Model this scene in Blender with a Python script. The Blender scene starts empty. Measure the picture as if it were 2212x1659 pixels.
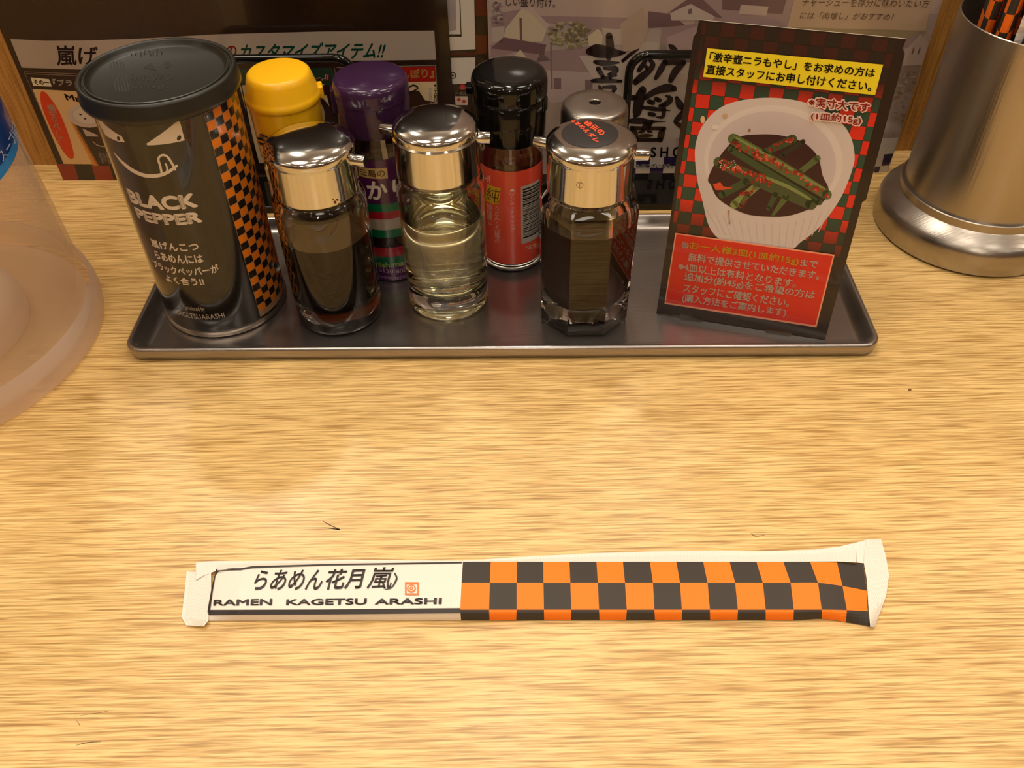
import bpy, bmesh, math, random
from mathutils import Vector, Matrix
D = bpy.data
COL = bpy.context.scene.collection
PI = math.pi
random.seed(7)

# ------------------------------------------------------------------ camera
F, TH, HC, ROLL = 1909.0, math.radians(44.5), 0.30, math.radians(1.144)
_fw = Vector((0, math.cos(TH), -math.sin(TH)))
_dn0 = Vector((0, -math.sin(TH), -math.cos(TH)))
_rt0 = Vector((1, 0, 0))
_rt = math.cos(ROLL) * _rt0 + math.sin(ROLL) * _dn0
_dn = math.cos(ROLL) * _dn0 - math.sin(ROLL) * _rt0
EYE = Vector((0, 0, HC))
cam = D.cameras.new('camera'); camo = D.objects.new('camera', cam); COL.objects.link(camo)
cam.sensor_width = 36; cam.lens = F / 2212 * 36; cam.clip_start = 0.01
m = Matrix((_rt, -_dn, -_fw)).transposed().to_4x4(); m.translation = EYE
camo.matrix_world = m
sc = bpy.context.scene; sc.camera = camo
sc.view_settings.view_transform = 'Standard'; sc.view_settings.look = 'None'
sc.view_settings.gamma = 1; sc.view_settings.use_curve_mapping = False
sc.view_settings.exposure = -0.2
sc.cycles.max_bounces = 14; sc.cycles.transmission_bounces = 12; sc.cycles.transparent_max_bounces = 16
sc.cycles.glossy_bounces = 6; sc.cycles.caustics_reflective = False; sc.cycles.caustics_refractive = True
sc.cycles.sample_clamp_indirect = 6

# ------------------------------------------------------------------ world and lamps
w = D.worlds.new('world'); sc.world = w; w.use_nodes = True
w.node_tree.nodes['Background'].inputs[0].default_value = (1.0, 0.80, 0.58, 1)
w.node_tree.nodes['Background'].inputs[1].default_value = 0.30

def ray(x, y):
    return _fw + (x - 1106) / F * _rt + (y - 829.5) / F * _dn
def onz(x, y, z=0.0):
    d = ray(x, y); return EYE + d * ((z - HC) / d.z)

CEIL = 1.75
LAMPS = []
def lamp(x, y, size, power, col=(1.0, 0.90, 0.76)):
    l = D.lights.new('ceiling_lamp_or_fill', 'AREA'); l.shape = 'DISK'; l.size = size; l.energy = power; l.color = col
    o = D.objects.new('ceiling_lamp_or_fill', l); COL.objects.link(o); o.location = (x, y, CEIL - 0.03)
    LAMPS.append((x, y, size))
def mirror(x, y, z=0.0):                      # where on the ceiling a lamp mirrored at a spot of the table hangs
    p = onz(x, y, z); d = ray(x, y); r = Vector((d.x, d.y, -d.z)); return p + r * ((CEIL - 0.03 - p.z) / r.z)
for px, py, s, e in ((610, 1090, 0.13, 12), (1380, 1110, 0.07, 5), (1090, 1560, 0.11, 6)):
    q = mirror(px, py); lamp(q.x, q.y, s, e)
for x, y, s, e in ((-1.1, 0.2, 0.12, 8), (1.25, 0.5, 0.12, 8), (-0.55, -0.9, 0.12, 9), (0.75, -0.85, 0.12, 9),
                   (0.05, -1.6, 0.14, 9), (-1.3, -1.5, 0.12, 7), (1.5, -1.6, 0.12, 7), (0.0, 0.45, 0.14, 5)):
    lamp(x, y, s, e * 0.36)
lamp(-0.55, 0.35, 0.55, 8); lamp(0.65, 0.30, 0.55, 8); lamp(0.0, -0.45, 0.5, 5)      # large soft fill discs, added to light the table evenly
# point lights added out of view to brighten the ceiling and its reflections
for x, y in ((-1.5, 1.5), (1.5, 1.6), (0.1, 2.1), (-1.9, -0.4), (1.9, -0.5), (0.0, -2.0)):
    l = D.lights.new('ceiling_fill', 'POINT'); l.energy = 15; l.shadow_soft_size = 0.05; l.color = (1.0, 0.90, 0.76)
    o = D.objects.new('ceiling_fill', l); COL.objects.link(o); o.location = (x, y, CEIL - 0.32)

# ------------------------------------------------------------------ materials
def s2l(c):
    c /= 255.0
    return c / 12.92 if c <= 0.04045 else ((c + 0.055) / 1.055) ** 2.4
def rgb(r, g, b): return (s2l(r), s2l(g), s2l(b), 1)
_mc = {}
def mat(name, col=(128, 128, 128), rough=0.5, metal=0.0, spec=0.5, trans=0.0, ior=1.45, coat=0.0, attr=False, alpha=1.0, bump=None, coatr=0.05):
    if name in _mc: return _mc[name]
    mt = D.materials.new(name); mt.use_nodes = True; nt = mt.node_tree; p = nt.nodes['Principled BSDF']
    p.inputs['Base Color'].default_value = rgb(*col); p.inputs['Roughness'].default_value = rough
    p.inputs['Metallic'].default_value = metal; p.inputs['Specular IOR Level'].default_value = spec
    p.inputs['Transmission Weight'].default_value = trans; p.inputs['IOR'].default_value = ior
    p.inputs['Coat Weight'].default_value = coat; p.inputs['Coat Roughness'].default_value = coatr
    p.inputs['Alpha'].default_value = alpha
    if attr:
        a = nt.nodes.new('ShaderNodeAttribute'); a.attribute_name = 'Col'
        nt.links.new(a.outputs['Color'], p.inputs['Base Color'])
    if bump:
        sc_, st = bump
        tc = nt.nodes.new('ShaderNodeTexCoord'); mp = nt.nodes.new('ShaderNodeMapping'); n = nt.nodes.new('ShaderNodeTexNoise')
        mp.inputs['Scale'].default_value = sc_; n.inputs['Scale'].default_value = 1; n.inputs['Detail'].default_value = 3
        b = nt.nodes.new('ShaderNodeBump'); b.inputs['Strength'].default_value = st; b.inputs['Distance'].default_value = 0.0005
        nt.links.new(tc.outputs['Object'], mp.inputs[0]); nt.links.new(mp.outputs[0], n.inputs[0])
        nt.links.new(n.outputs[0], b.inputs['Height']); nt.links.new(b.outputs[0], p.inputs['Normal'])
    _mc[name] = mt; return mt

def wood(name, light, mid, dark, axis='x', rough=0.3, sc_=1.0, streak=0.6, coat=0.0, bump=0.35):
    mt = D.materials.new(name); mt.use_nodes = True; nt = mt.node_tree; N = nt.nodes; L = nt.links
    p = N['Principled BSDF']; tc = N.new('ShaderNodeTexCoord')
    def noise(scale, detail=3, rgh=0.55, dist=0.0, off=0):
        mp = N.new('ShaderNodeMapping'); n = N.new('ShaderNodeTexNoise')
        mp.inputs['Location'].default_value = (off, off, off)
        mp.inputs['Scale'].default_value = scale if axis == 'x' else (scale[1], scale[2], scale[0])
        n.inputs['Scale'].default_value = sc_; n.inputs['Detail'].default_value = detail; n.inputs['Roughness'].default_value = rgh
        n.inputs['Distortion'].default_value = dist
        L.new(tc.outputs['Object'], mp.inputs[0]); L.new(mp.outputs[0], n.inputs[0]); return n
    def math2(op, a, b_):
        m_ = N.new('ShaderNodeMath'); m_.operation = op
        for k, q in ((0, a), (1, b_)):
            if isinstance(q, (int, float)): m_.inputs[k].default_value = q
            else: L.new(q, m_.inputs[k])
        return m_.outputs[0]
    lines = noise((32, 1100, 1100), 2.5, 0.6, 0.2); fine = noise((90, 2300, 2300), 2, 0.6, 0, 3); blot = noise((6, 14, 14), 2, 0.5, 0, 7); dash = noise((42, 1000, 1000), 2, 0.6, 0.2, 11)
    v = math2('ADD', math2('MULTIPLY', lines.outputs[0], 0.62), math2('ADD', math2('MULTIPLY', fine.outputs[0], 0.26), math2('MULTIPLY', blot.outputs[0], 0.12)))
    r1 = N.new('ShaderNodeValToRGB'); r1.color_ramp.elements[0].position = 0.43; r1.color_ramp.elements[1].position = 0.57
    r1.color_ramp.elements[0].color = rgb(*mid); r1.color_ramp.elements[1].color = rgb(*light)
    L.new(v, r1.inputs[0])
    r2 = N.new('ShaderNodeValToRGB'); r2.color_ramp.elements[0].position = 0.36; r2.color_ramp.elements[1].position = 0.50
    r2.color_ramp.elements[0].color = (1, 1, 1, 1); r2.color_ramp.elements[1].color = (0, 0, 0, 1)
    L.new(math2('ADD', math2('MULTIPLY', dash.outputs[0], 0.6), math2('MULTIPLY', lines.outputs[0], 0.4)), r2.inputs[0])
    mx = N.new('ShaderNodeMix'); mx.data_type = 'RGBA'; L.new(math2('MULTIPLY', r2.outputs[0], streak), mx.inputs[0]); L.new(r1.outputs[0], mx.inputs[6])
    mx.inputs[7].default_value = rgb(*dark); L.new(mx.outputs[2], p.inputs['Base Color'])
    p.inputs['Roughness'].default_value = rough; p.inputs['Coat Weight'].default_value = coat; p.inputs['Coat Roughness'].default_value = 0.22
    b = N.new('ShaderNodeBump'); b.inputs['Strength'].default_value = bump; b.inputs['Distance'].default_value = 0.0004
    L.new(v, b.inputs['Height']); L.new(b.outputs[0], p.inputs['Normal'])
    return mt

M_TABLE = wood('oak_laminate', (240, 202, 134), (202, 161, 94), (150, 106, 48), 'x', 0.36, 1.0, 0.75, coat=0.08, bump=0.6)
M_PART = wood('partition_wood', (186, 138, 70), (160, 112, 50), (110, 72, 28), 'z', 0.45, 0.8, 0.5)
M_STEEL = mat('brushed_steel', (176, 168, 158), 0.30, 1.0, bump=((40, 1500, 40), 0.15))
M_TRAY = mat('tray_steel', (168, 160, 154), 0.27, 0.93, bump=((60, 900, 60), 0.12))
M_CHROME = mat('chrome', (208, 206, 200), 0.10, 1.0, bump=((220, 220, 220), 0.05))
M_GLASS = mat('clear_glass', (250, 250, 246), 0.0, 0, trans=1.0, ior=1.48)
M_BLKPL = mat('black_plastic', (30, 29, 24), 0.32)
M_BLKGL = mat('black_gloss', (14, 13, 11), 0.08)
M_INK = mat('ink', (40, 30, 30), 0.45, attr=True)
M_INKG = mat('ink_glossy', (40, 30, 30), 0.22, attr=True, coat=0.3)
M_WHITEPAPER = mat('white_paper', (236, 228, 216), 0.7)

# ------------------------------------------------------------------ mesh helpers
class MB:
    def __init__(s): s.v = []; s.f = []; s.m = []; s.mats = []; s.c = []
    def mi(s, m_):
        if m_ not in s.mats: s.mats.append(m_)
        return s.mats.index(m_)
    def add(s, vs, fs, m_, col=None):
        o = len(s.v); s.v += [tuple(v) for v in vs]; k = s.mi(m_)
        if col is None: col = [(1, 1, 1, 1)] * len(vs)
        elif isinstance(col, tuple) and not isinstance(col[0], (tuple, list)): col = [col] * len(vs)
        s.c += list(col)
        for f in fs: s.f.append([i + o for i in f]); s.m.append(k)
    def build(s, name, parent=None, smooth=True, angle=35, loc=None, flip=False):
        me = D.meshes.new(name); me.from_pydata(s.v, [], s.f); me.validate(verbose=False)
        for m_ in s.mats: me.materials.append(m_)
        if len(me.polygons) == len(s.m): me.polygons.foreach_set('material_index', s.m)
        a = me.color_attributes.new('Col', 'FLOAT_COLOR', 'POINT')
        a.data.foreach_set('color', [x for c in s.c for x in c])
        if smooth:
            me.polygons.foreach_set('use_smooth', [True] * len(me.polygons)); me.set_sharp_from_angle(angle=math.radians(angle))
        me.update()
        o = D.objects.new(name, me); COL.objects.link(o)
        if parent is not None:
            o.parent = parent
        if loc is not None: o.location = loc
        return o
def recalc(o):
    bm = bmesh.new(); bm.from_mesh(o.data); bmesh.ops.remove_doubles(bm, verts=bm.verts, dist=1e-6)
    bmesh.ops.recalc_face_normals(bm, faces=bm.faces); bm.to_mesh(o.data); bm.free(); return o
def lathe(mb, prof, m_, cx=0, cy=0, z0=0, n=64, col=None, a0=0, poly=None):
    vs = []; fs = []; k = len(prof)
    for i in range(n):
        a = a0 + 2 * PI * i / n; sx = math.cos(a); sy = math.sin(a)
        for r, z in prof: vs.append((cx + r * sx, cy + r * sy, z0 + z))
    for i in range(n):
        j = (i + 1) % n
        for t in range(k - 1):
            q = [i * k + t, j * k + t, j * k + t + 1, i * k + t + 1]
            if prof[t][0] == 0: q = [i * k + t, j * k + t + 1, i * k + t + 1]
            elif prof[t + 1][0] == 0: q = [i * k + t, j * k + t, i * k + t + 1]
            fs.append(q)
    mb.add(vs, fs, m_, col)
def tube(mb, pts, r, m_, n=16, col=None, closed_ends=True):
    pts = [Vector(p) for p in pts]; vs = []; fs = []; up = Vector((0.13, 0.31, 0.94)); prev = None
    for i, p in enumerate(pts):
        t = (pts[min(i + 1, len(pts) - 1)] - pts[max(i - 1, 0)]).normalized()
        a = (prev if prev is not None else up).cross(t)
        if prev is not None: a = prev - t * prev.dot(t)
        a.normalize(); prev = a; b = t.cross(a); rr = r[i] if isinstance(r, (list, tuple)) else r
        for k in range(n):
            ang = 2 * PI * k / n; vs.append(p + (a * math.cos(ang) + b * math.sin(ang)) * rr)
    for i in range(len(pts) - 1):
        for k in range(n):
            fs.append([i * n + k, i * n + (k + 1) % n, (i + 1) * n + (k + 1) % n, (i + 1) * n + k])
    if closed_ends:
        fs.append(list(range(n))[::-1]); fs.append([(len(pts) - 1) * n + k for k in range(n)])
    mb.add(vs, fs, m_, col)
def box(mb, x0, x1, y0, y1, z0, z1, m_, fn=None, col=None):
    vs = [Vector((x, y, z)) for z in (z0, z1) for y in (y0, y1) for x in (x0, x1)]
    if fn: vs = [fn(v) for v in vs]
    mb.add(vs, [(0, 2, 3, 1), (4, 5, 7, 6), (0, 1, 5, 4), (2, 6, 7, 3), (0, 4, 6, 2), (1, 3, 7, 5)], m_, col)
def bevel(o, w_, seg=2):
    md = o.modifiers.new('bevel', 'BEVEL'); md.width = w_; md.segments = seg; md.limit_method = 'ANGLE'; return o
def tag(o, label, cat, group=None):
    o['label'] = label; o['category'] = cat
    if group: o['group'] = group
    return o
def thing(name, label, cat, loc=(0, 0, 0), group=None):
    o = D.objects.new(name, None); COL.objects.link(o); o.location = loc; o.empty_display_size = 0.01
    return tag(o, label, cat, group)
def struct(name, mb, **k):
    o = mb.build(name, **k); o['kind'] = 'structure'; return o

# ------------------------------------------------------------------ surfaces that carry print
class Plane:
    def __init__(s, o, u, v):
        s.o = Vector(o); s.u = Vector(u).normalized(); s.v = Vector(v).normalized(); s.n = s.u.cross(s.v).normalized()
        if s.n.y > 0: s.n = -s.n
    def px(s, x, y):
        d = ray(x, y); t = (s.o - EYE).dot(s.n) / d.dot(s.n); p = EYE + d * t - s.o
        return (p.dot(s.u), p.dot(s.v))
    def at(s, a, b, h): return s.o + s.u * a + s.v * b + s.n * h
class Cyl:
    def __init__(s, cx, cy, R): s.cx, s.cy, s.R = cx, cy, R
    def px(s, x, y):
        d = ray(x, y); ox, oy = EYE.x - s.cx, EYE.y - s.cy
        a = d.x ** 2 + d.y ** 2; b = ox * d.x + oy * d.y; c = ox * ox + oy * oy - s.R ** 2
        q = b * b - a * c; t = (-b - math.sqrt(max(q, 0))) / a
        p = EYE + d * t; ang = math.atan2(p.x - s.cx, -(p.y - s.cy)); return (ang * s.R, p.z)
    def at(s, a, b, h):
        g = a / s.R; r = s.R + h; return Vector((s.cx + r * math.sin(g), s.cy - r * math.cos(g), b))

_tc = {}
def glyphs(txt, bold=0.0, res=3, shear=0.0, vertical=False):
    key = (txt, bold, res, shear, vertical)
    if key in _tc: return _tc[key]
    cu = D.curves.new('t', 'FONT'); cu.body = '\n'.join(txt) if vertical else txt
    cu.resolution_u = res; cu.offset = bold; cu.shear = shear; cu.fill_mode = 'FRONT'
    if vertical: cu.align_x = 'CENTER'; cu.space_line = 0.92
    ob = D.objects.new('t', cu); COL.objects.link(ob); dg = bpy.context.evaluated_depsgraph_get()
    me = D.meshes.new_from_object(ob.evaluated_get(dg))
    v = [(p.co.x, p.co.y) for p in me.vertices]; f = [list(p.vertices) for p in me.polygons]
    D.objects.remove(ob); D.curves.remove(cu); D.meshes.remove(me)
    _tc[key] = (v, f); return v, f
class Print:
    def __init__(s, surf, m_=None, base=0.00006):
        s.s = surf; s.mb = MB(); s.m = m_ or M_INK; s.h = base; s.base = base; s.maxe = 0.0025 if isinstance(surf, Cyl) else None
    def put(s, uv, faces, col, layer):
        h = s.base + layer * 0.00003
        cols = col if isinstance(col, list) else [rgb(*col)] * len(uv)
        if s.maxe:
            bm = bmesh.new(); cl = bm.verts.layers.float_color.new('c'); vv = []
            for (a, b), c in zip(uv, cols):
                q = bm.verts.new((a, b, 0)); q[cl] = c; vv.append(q)
            for f in faces:
                try: bm.faces.new([vv[i] for i in f])
                except ValueError: pass
            for _ in range(6):
                es = [e for e in bm.edges if abs(e.verts[0].co.x - e.verts[1].co.x) > s.maxe]
                if not es: break
                bmesh.ops.subdivide_edges(bm, edges=es, cuts=1, use_grid_fill=False)
                bmesh.ops.triangulate(bm, faces=[f for f in bm.faces if len(f.verts) > 3])
            bm.verts.index_update()
            uv = [(q.co.x, q.co.y) for q in bm.verts]; cols = [tuple(q[cl]) for q in bm.verts]
            faces = [[q.index for q in f.verts] for f in bm.faces]; bm.free()
        s.mb.add([s.s.at(a, b, h) for a, b in uv], faces, s.m, cols)
    amax = None
    def P(s, pts):
        q = [s.s.px(*p) for p in pts]
        return [(min(a, s.amax), b) for a, b in q] if s.amax is not None else q
    def poly(s, px, col, layer=0, raw=False, smooth=0):
        if smooth:
            n_ = len(px); q = []
            for i in range(n_):
                p0, p1, p2, p3 = px[i - 1], px[i], px[(i + 1) % n_], px[(i + 2) % n_]
                for k in range(smooth):
                    t = k / smooth; q.append(tuple(0.5 * (2 * p1[m_] + (p2[m_] - p0[m_]) * t + (2 * p0[m_] - 5 * p1[m_] + 4 * p2[m_] - p3[m_]) * t * t + (3 * p1[m_] - p0[m_] - 3 * p2[m_] + p3[m_]) * t ** 3) for m_ in (0, 1)))
            px = q
        uv = px if raw else s.P(px)
        if isinstance(col, list): col = [rgb(*c) for c in col]
        if len(uv) > 4:
            bm = bmesh.new(); vs = [bm.verts.new((a, b, 0)) for a, b in uv]; f = bm.faces.new(vs)
            bmesh.ops.triangulate(bm, faces=[f]); bm.verts.index_update()
            faces = [[q.index for q in g.verts] for g in bm.faces]; bm.free()
        else: faces = [list(range(len(uv)))]
        s.put(uv, faces, col, layer)
    def ell(s, cx, cy, rx, ry, col, layer=0, rot=0, n=28, col2=None):
        pts = [(cx, cy)]
        for i in range(n):
            a = 2 * PI * i / n; x, y = rx * math.cos(a), ry * math.sin(a)
            pts.append((cx + x * math.cos(rot) - y * math.sin(rot), cy + x * math.sin(rot) + y * math.cos(rot)))
        uv = s.P(pts); c = [rgb(*col)] + [rgb(*(col2 or col))] * n
        s.put(uv, [[0, 1 + i, 1 + (i + 1) % n] for i in range(n)], c, layer)
    def stroke(s, pts, col, layer=0, conv=None):
        # pts: (x, y, width) in photograph pixels, or converted by conv = (ox, oy, scale)
        if conv: pts = [(conv[0] + x / conv[2], conv[1] + y / conv[2], w_ / conv[2]) for x, y, w_ in pts]
        if len(pts) > 2:                                        # smooth the centre line
            q = []
            for i in range(len(pts) - 1):
                p0, p1, p2, p3 = pts[max(i - 1, 0)], pts[i], pts[i + 1], pts[min(i + 2, len(pts) - 1)]
                for t in (0, 0.34, 0.67):
                    q.append(tuple(0.5 * (2 * p1[k] + (p2[k] - p0[k]) * t + (2 * p0[k] - 5 * p1[k] + 4 * p2[k] - p3[k]) * t * t + (3 * p1[k] - p0[k] - 3 * p2[k] + p3[k]) * t ** 3) for k in range(3)))
            pts = q + [pts[-1]]
        L = []; R = []
        for i, (x, y, w_) in enumerate(pts):
            a = pts[max(i - 1, 0)]; b = pts[min(i + 1, len(pts) - 1)]; dx, dy = b[0] - a[0], b[1] - a[1]; l = math.hypot(dx, dy) or 1
            nx, ny = -dy / l * w_ / 2, dx / l * w_ / 2; L.append((x + nx, y + ny)); R.append((x - nx, y - ny))
        n = len(pts); uv = s.P(L + R)
        s.put(uv, [[i, i + 1, n + i + 1, n + i] for i in range(n - 1)], col, layer)
        for x, y, w_ in (pts[0], pts[-1]):
            if w_ > 1.2: s.ell(x, y, w_ / 2, w_ / 2, col, layer, n=10)
    def text(s, txt, quad, col, layer=1, bold=0.0, raw=False, shear=0.0, vertical=False, res=3):
        # quad: TL, TR, BR, BL
        v, f = glyphs(txt, 0.0, res, shear, vertical)
        if not v: return
        if bold > 0:                      # heavier face: the outline laid down again with small shifts
            v0, f0, v, f = v, f, [], []
            for dx, dy in ((0, 0), (1, 0), (-1, 0), (0, 1), (0, -1), (.7, .7), (-.7, .7), (.7, -.7), (-.7, -.7)):
                o_ = len(v); v = v + [(a + dx * bold, b + dy * bold) for a, b in v0]; f = f + [[i + o_ for i in g] for g in f0]
        q = quad if raw else s.P(quad)
        x0 = min(a for a, b in v); x1 = max(a for a, b in v); y0 = min(b for a, b in v); y1 = max(b for a, b in v)
        uv = []
        for a, b in v:
            t = (a - x0) / (x1 - x0 or 1); r = (b - y0) / (y1 - y0 or 1)
            bot = [q[3][k] * (1 - t) + q[2][k] * t for k in (0, 1)]; top = [q[0][k] * (1 - t) + q[1][k] * t for k in (0, 1)]
            uv.append((bot[0] * (1 - r) + top[0] * r, bot[1] * (1 - r) + top[1] * r))
        s.put(uv, f, col, layer)
    def cyltext(s, txt, left, tr, br, col, layer=1, bold=0.0, vertical=False):
        sl = s.s.px(*left)[0]; a = s.s.px(*tr); b = s.s.px(*br); sr = (a[0] + b[0]) / 2
        s.text(txt, [(sl, a[1]), (sr, a[1]), (sr, b[1]), (sl, b[1])], col, layer, bold, raw=True, vertical=vertical)
    def build(s, name, parent): return s.mb.build(name, parent, smooth=isinstance(s.s, Cyl), angle=180)

# ------------------------------------------------------------------ the setting
mb = MB(); box(mb, -3, 3, -3, 3.2, -0.75, -0.72, mat('floor_tile', (96, 82, 70), 0.5)); struct('floor', mb, smooth=False)
mb = MB(); box(mb, -3, 3, -3, 3.2, CEIL, CEIL + 0.05, mat('ceiling_paint', (214, 200, 182), 0.8)); struct('ceiling', mb, smooth=False)
M_RW = mat('room_wall', (150, 122, 96), 0.8)
for nm, a in (('wall_left', (-3.05, -3, -3, 3.2)), ('wall_right', (3, 3.05, -3, 3.2)), ('wall_front', (-3, 3, -3.05, -3)), ('wall_far', (-3, 3, 3.2, 3.25))):
    mb = MB(); box(mb, *a, -0.75, CEIL, M_RW); struct(nm, mb, smooth=False)

t = thing('table', 'light oak laminate table top with fine horizontal grain carrying everything', 'table', (0, 0.1, 0))
mb = MB(); box(mb, -1.3, 1.3, -0.45, 0.53, -0.03, 0, M_TABLE)
o = mb.build('table_top', t, smooth=False); o.location = (0, -0.1, 0); bevel(o, 0.002)
for sx in (-1.2, 1.2):
    mb = MB(); box(mb, sx - 0.025, sx + 0.025, -0.1, 0.4, -0.72, -0.03, M_BLKPL); o = mb.build('leg', t, smooth=False); o.location = (0, -0.1, 0)
# small nicks and stains on the table top
zt = Plane((0, 0, 0), (1, 0, 0), (0, 1, 0)); zt.n = Vector((0, 0, 1))
for s_ in ([(697, 1125, 1), (712, 1134, 2.5), (733, 1143, 1)], [(715, 1141, 1), (735, 1144, 3), (700, 1140, .5)], [(1622, 1152, 1), (1632, 1158, 2), (1652, 1156, 1)],
           [(165, 1610, 1), (190, 1604, 2), (218, 1602, 1)], [(165, 1556, .5), (172, 1566, 1.5)], [(160, 1548, .5), (232, 1537, 1)]):
    pr = Print(zt, base=0.00002); pr.stroke(s_, (96, 66, 40), 0); pr.build('scratch', t).location = (0, -0.1, 0)
pr = Print(zt, base=0.00002); pr.ell(1965, 842, 4, 3, (120, 78, 48), 0); pr.build('stain', t).location = (0, -0.1, 0)

# partition behind the table: board with a narrow groove
PY = math.radians(-0.4)
def wp(v): return Vector((v.x * math.cos(PY) - v.y * math.sin(PY), v.x * math.sin(PY) + v.y * math.cos(PY), v.z))
mb = MB()
xs = [-1.3, -0.318, 0.262, 1.3]
for i in range(3):
    box(mb, xs[i] + 0.0006, xs[i + 1] - 0.0006, 0.5165 + (0.001 if i == 1 else 0), 0.545, 0.0, 0.29, M_PART, fn=wp)
struct('wall_back', mb, smooth=False)

# ------------------------------------------------------------------ posters
PYAW = math.radians(-1.06)
PU = Vector((math.cos(PYAW), math.sin(PYAW), 0))
PP = Plane((-0.2846, 0.4995, 0.0), PU, (0, 0, 1))
def poster_sheet(name, px0, px1, ytop, ybot, parent, m_, off=0.0, th=0.0008):
    a = PP.px(px0, 150)[0]; b = PP.px(px1, 150)[0]; z0 = 0.0004; z1 = 0.26
    mb_ = MB(); mb_.add([PP.at(a, z0, off - th), PP.at(b, z0, off - th), PP.at(b, z1, off - th), PP.at(a, z1, off - th),
                         PP.at(a, z0, off), PP.at(b, z0, off), PP.at(b, z1, off), PP.at(a, z1, off)],
                        [(0, 1, 2, 3), (4, 7, 6, 5), (0, 4, 5, 1), (1, 5, 6, 2), (2, 6, 7, 3), (3, 7, 4, 0)], m_)
    return mb_.build(name, parent, smooth=False)
DK = (38, 24, 16)
# left poster
tp = thing('poster', 'dark laminated poster with a grey banner of green brush letters, leftmost behind the bottles', 'poster')
poster_sheet('sheet', 37, 975, 0, 390, tp, mat('poster_dark', DK, 0.25, coat=0.4))
p = Print(PP, M_INKG)
BG = (162, 148, 134)
p.poly([(22, 84), (100, 88), (200, 87), (330, 82), (470, 74), (700, 68), (938, 66), (942, 129), (700, 132), (470, 139), (330, 148), (170, 150), (47, 146)], BG, 0)
p.build('banner', tp)
p = Print(PP, M_INKG)
p.text('嵐げ', [(118, 97), (212, 100), (208, 140), (124, 142)], (52, 36, 38), 2, 0.02)
p.text('の', [(487, 99), (512, 98), (511, 122), (488, 124)], (178, 40, 34), 2, 0.02)
p.text('カスタマイズアイテム!!', [(517, 94), (834, 89), (831, 126), (514, 131)], (26, 92, 72), 2, 0.025, shear=0.25)
p.text('『ブラッ', [(113, 170), (172, 173), (175, 187), (116, 185)], (216, 206, 190), 3, 0.02)
p.text('Mr', [(138, 202), (171, 207), (176, 221), (144, 216)], (40, 28, 20), 4, 0.03)
p.text('振るべし！', [(100, 224), (118, 226), (142, 316), (128, 318)], (228, 190, 160), 5, 0.02, vertical=True)
p.text('BL', [(213, 329), (243, 333), (246, 344), (216, 340)], (170, 150, 140), 6, 0.03)
p.text('PE', [(217, 341), (247, 345), (250, 355), (221, 352)], (170, 150, 140), 6, 0.03)
p.build('lettering', tp)
p = Print(PP, M_INKG)
# first panel
for a, b in (((52, 155), (230, 162)), ((56, 159), (230, 166))): p.stroke([(*a, 1.5), (*b, 1.5)], (120, 104, 90), 1)
p.stroke([(52, 155, 1.2), (140, 360, 1.2)], (110, 96, 82), 1)
p.poly([(66, 167), (106, 171), (112, 187), (72, 185)], (214, 204, 176), 1)
p.text('その一', [(71, 171), (105, 174), (108, 184), (75, 183)], (40, 30, 24), 2, 0.03)
p.poly([(70, 192), (260, 202), (300, 358), (138, 356)], (208, 172, 122), 1)
p.poly([(87.7, 200), (96, 198), (108.5, 211), (130, 245), (150, 296), (160, 335), (154, 343), (143, 335), (123, 305), (101, 258), (88.6, 223)], (200, 58, 22), 2, smooth=3)
p.poly([(156, 262), (240, 262), (300, 358), (210, 358)], (52, 40, 32), 2)
p.poly([(152, 262), (160, 262), (214, 358), (202, 358)], (196, 130, 60), 2)
p.ell(187, 250, 43, 25, (168, 150, 138), 3, 0.12, col2=(190, 174, 160)); p.ell(190, 250, 32, 17, (196, 184, 172), 4, 0.12)
for q in ((190, 238), (174, 247), (184, 256)): p.ell(*q, 3, 1.6, (40, 28, 24), 5)
p.poly([(178, 277), (210, 291), (213, 295), (186, 294)], (176, 160, 150), 4)
p.stroke([(200, 305, 1), (212, 314, 2), (230, 317, 1.5)], (176, 160, 150), 4)
# checkered foot
xs = [122, 160, 197, 236, 275, 314]; xb = [137, 170, 207, 246, 284, 322]
for i in range(5):
    p.poly([(xs[i], 354 + .3 * i), (xs[i + 1], 354 + .3 * i), (xb[i + 1], 389), (xb[i], 389)], (136, 50, 36) if i % 2 == 0 else (44, 40, 28), 1)
p.stroke([(138, 389.5, 2), (330, 389.5, 2)], (206, 178, 140), 2)
# second panel
p.poly([(505, 150), (716, 146), (738, 196), (528, 196)], (30, 58, 44), 1)
p.stroke([(514, 148, 2), (556, 352, 3)], (24, 14, 10), 4)
p.poly([(517, 184), (700, 182), (742, 352), (560, 352)], (206, 182, 140), 2)
p.poly([(590, 184), (722, 184), (723, 202), (706, 206), (590, 206)], (44, 26, 18), 3)
p.ell(668, 262, 52, 60, (50, 30, 22), 3); p.ell(662, 250, 40, 44, (150, 140, 124), 4); p.ell(660, 246, 34, 36, (86, 50, 34), 5)
p.stroke([(722, 146, 1.6), (770, 352, 1.6)], (120, 104, 96), 4)
p.text('みやし』', [(588, 158), (712, 156), (712, 174), (590, 176)], (196, 176, 160), 2, 0.06)
p.text('みやし』', [(588, 158), (712, 156), (712, 174), (590, 176)], (140, 34, 30), 3, 0.015)
p.text('※詳細はスタ', [(716, 220), (724, 220), (736, 262), (728, 262)], (54, 36, 30), 4, 0.02, vertical=True)
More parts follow.
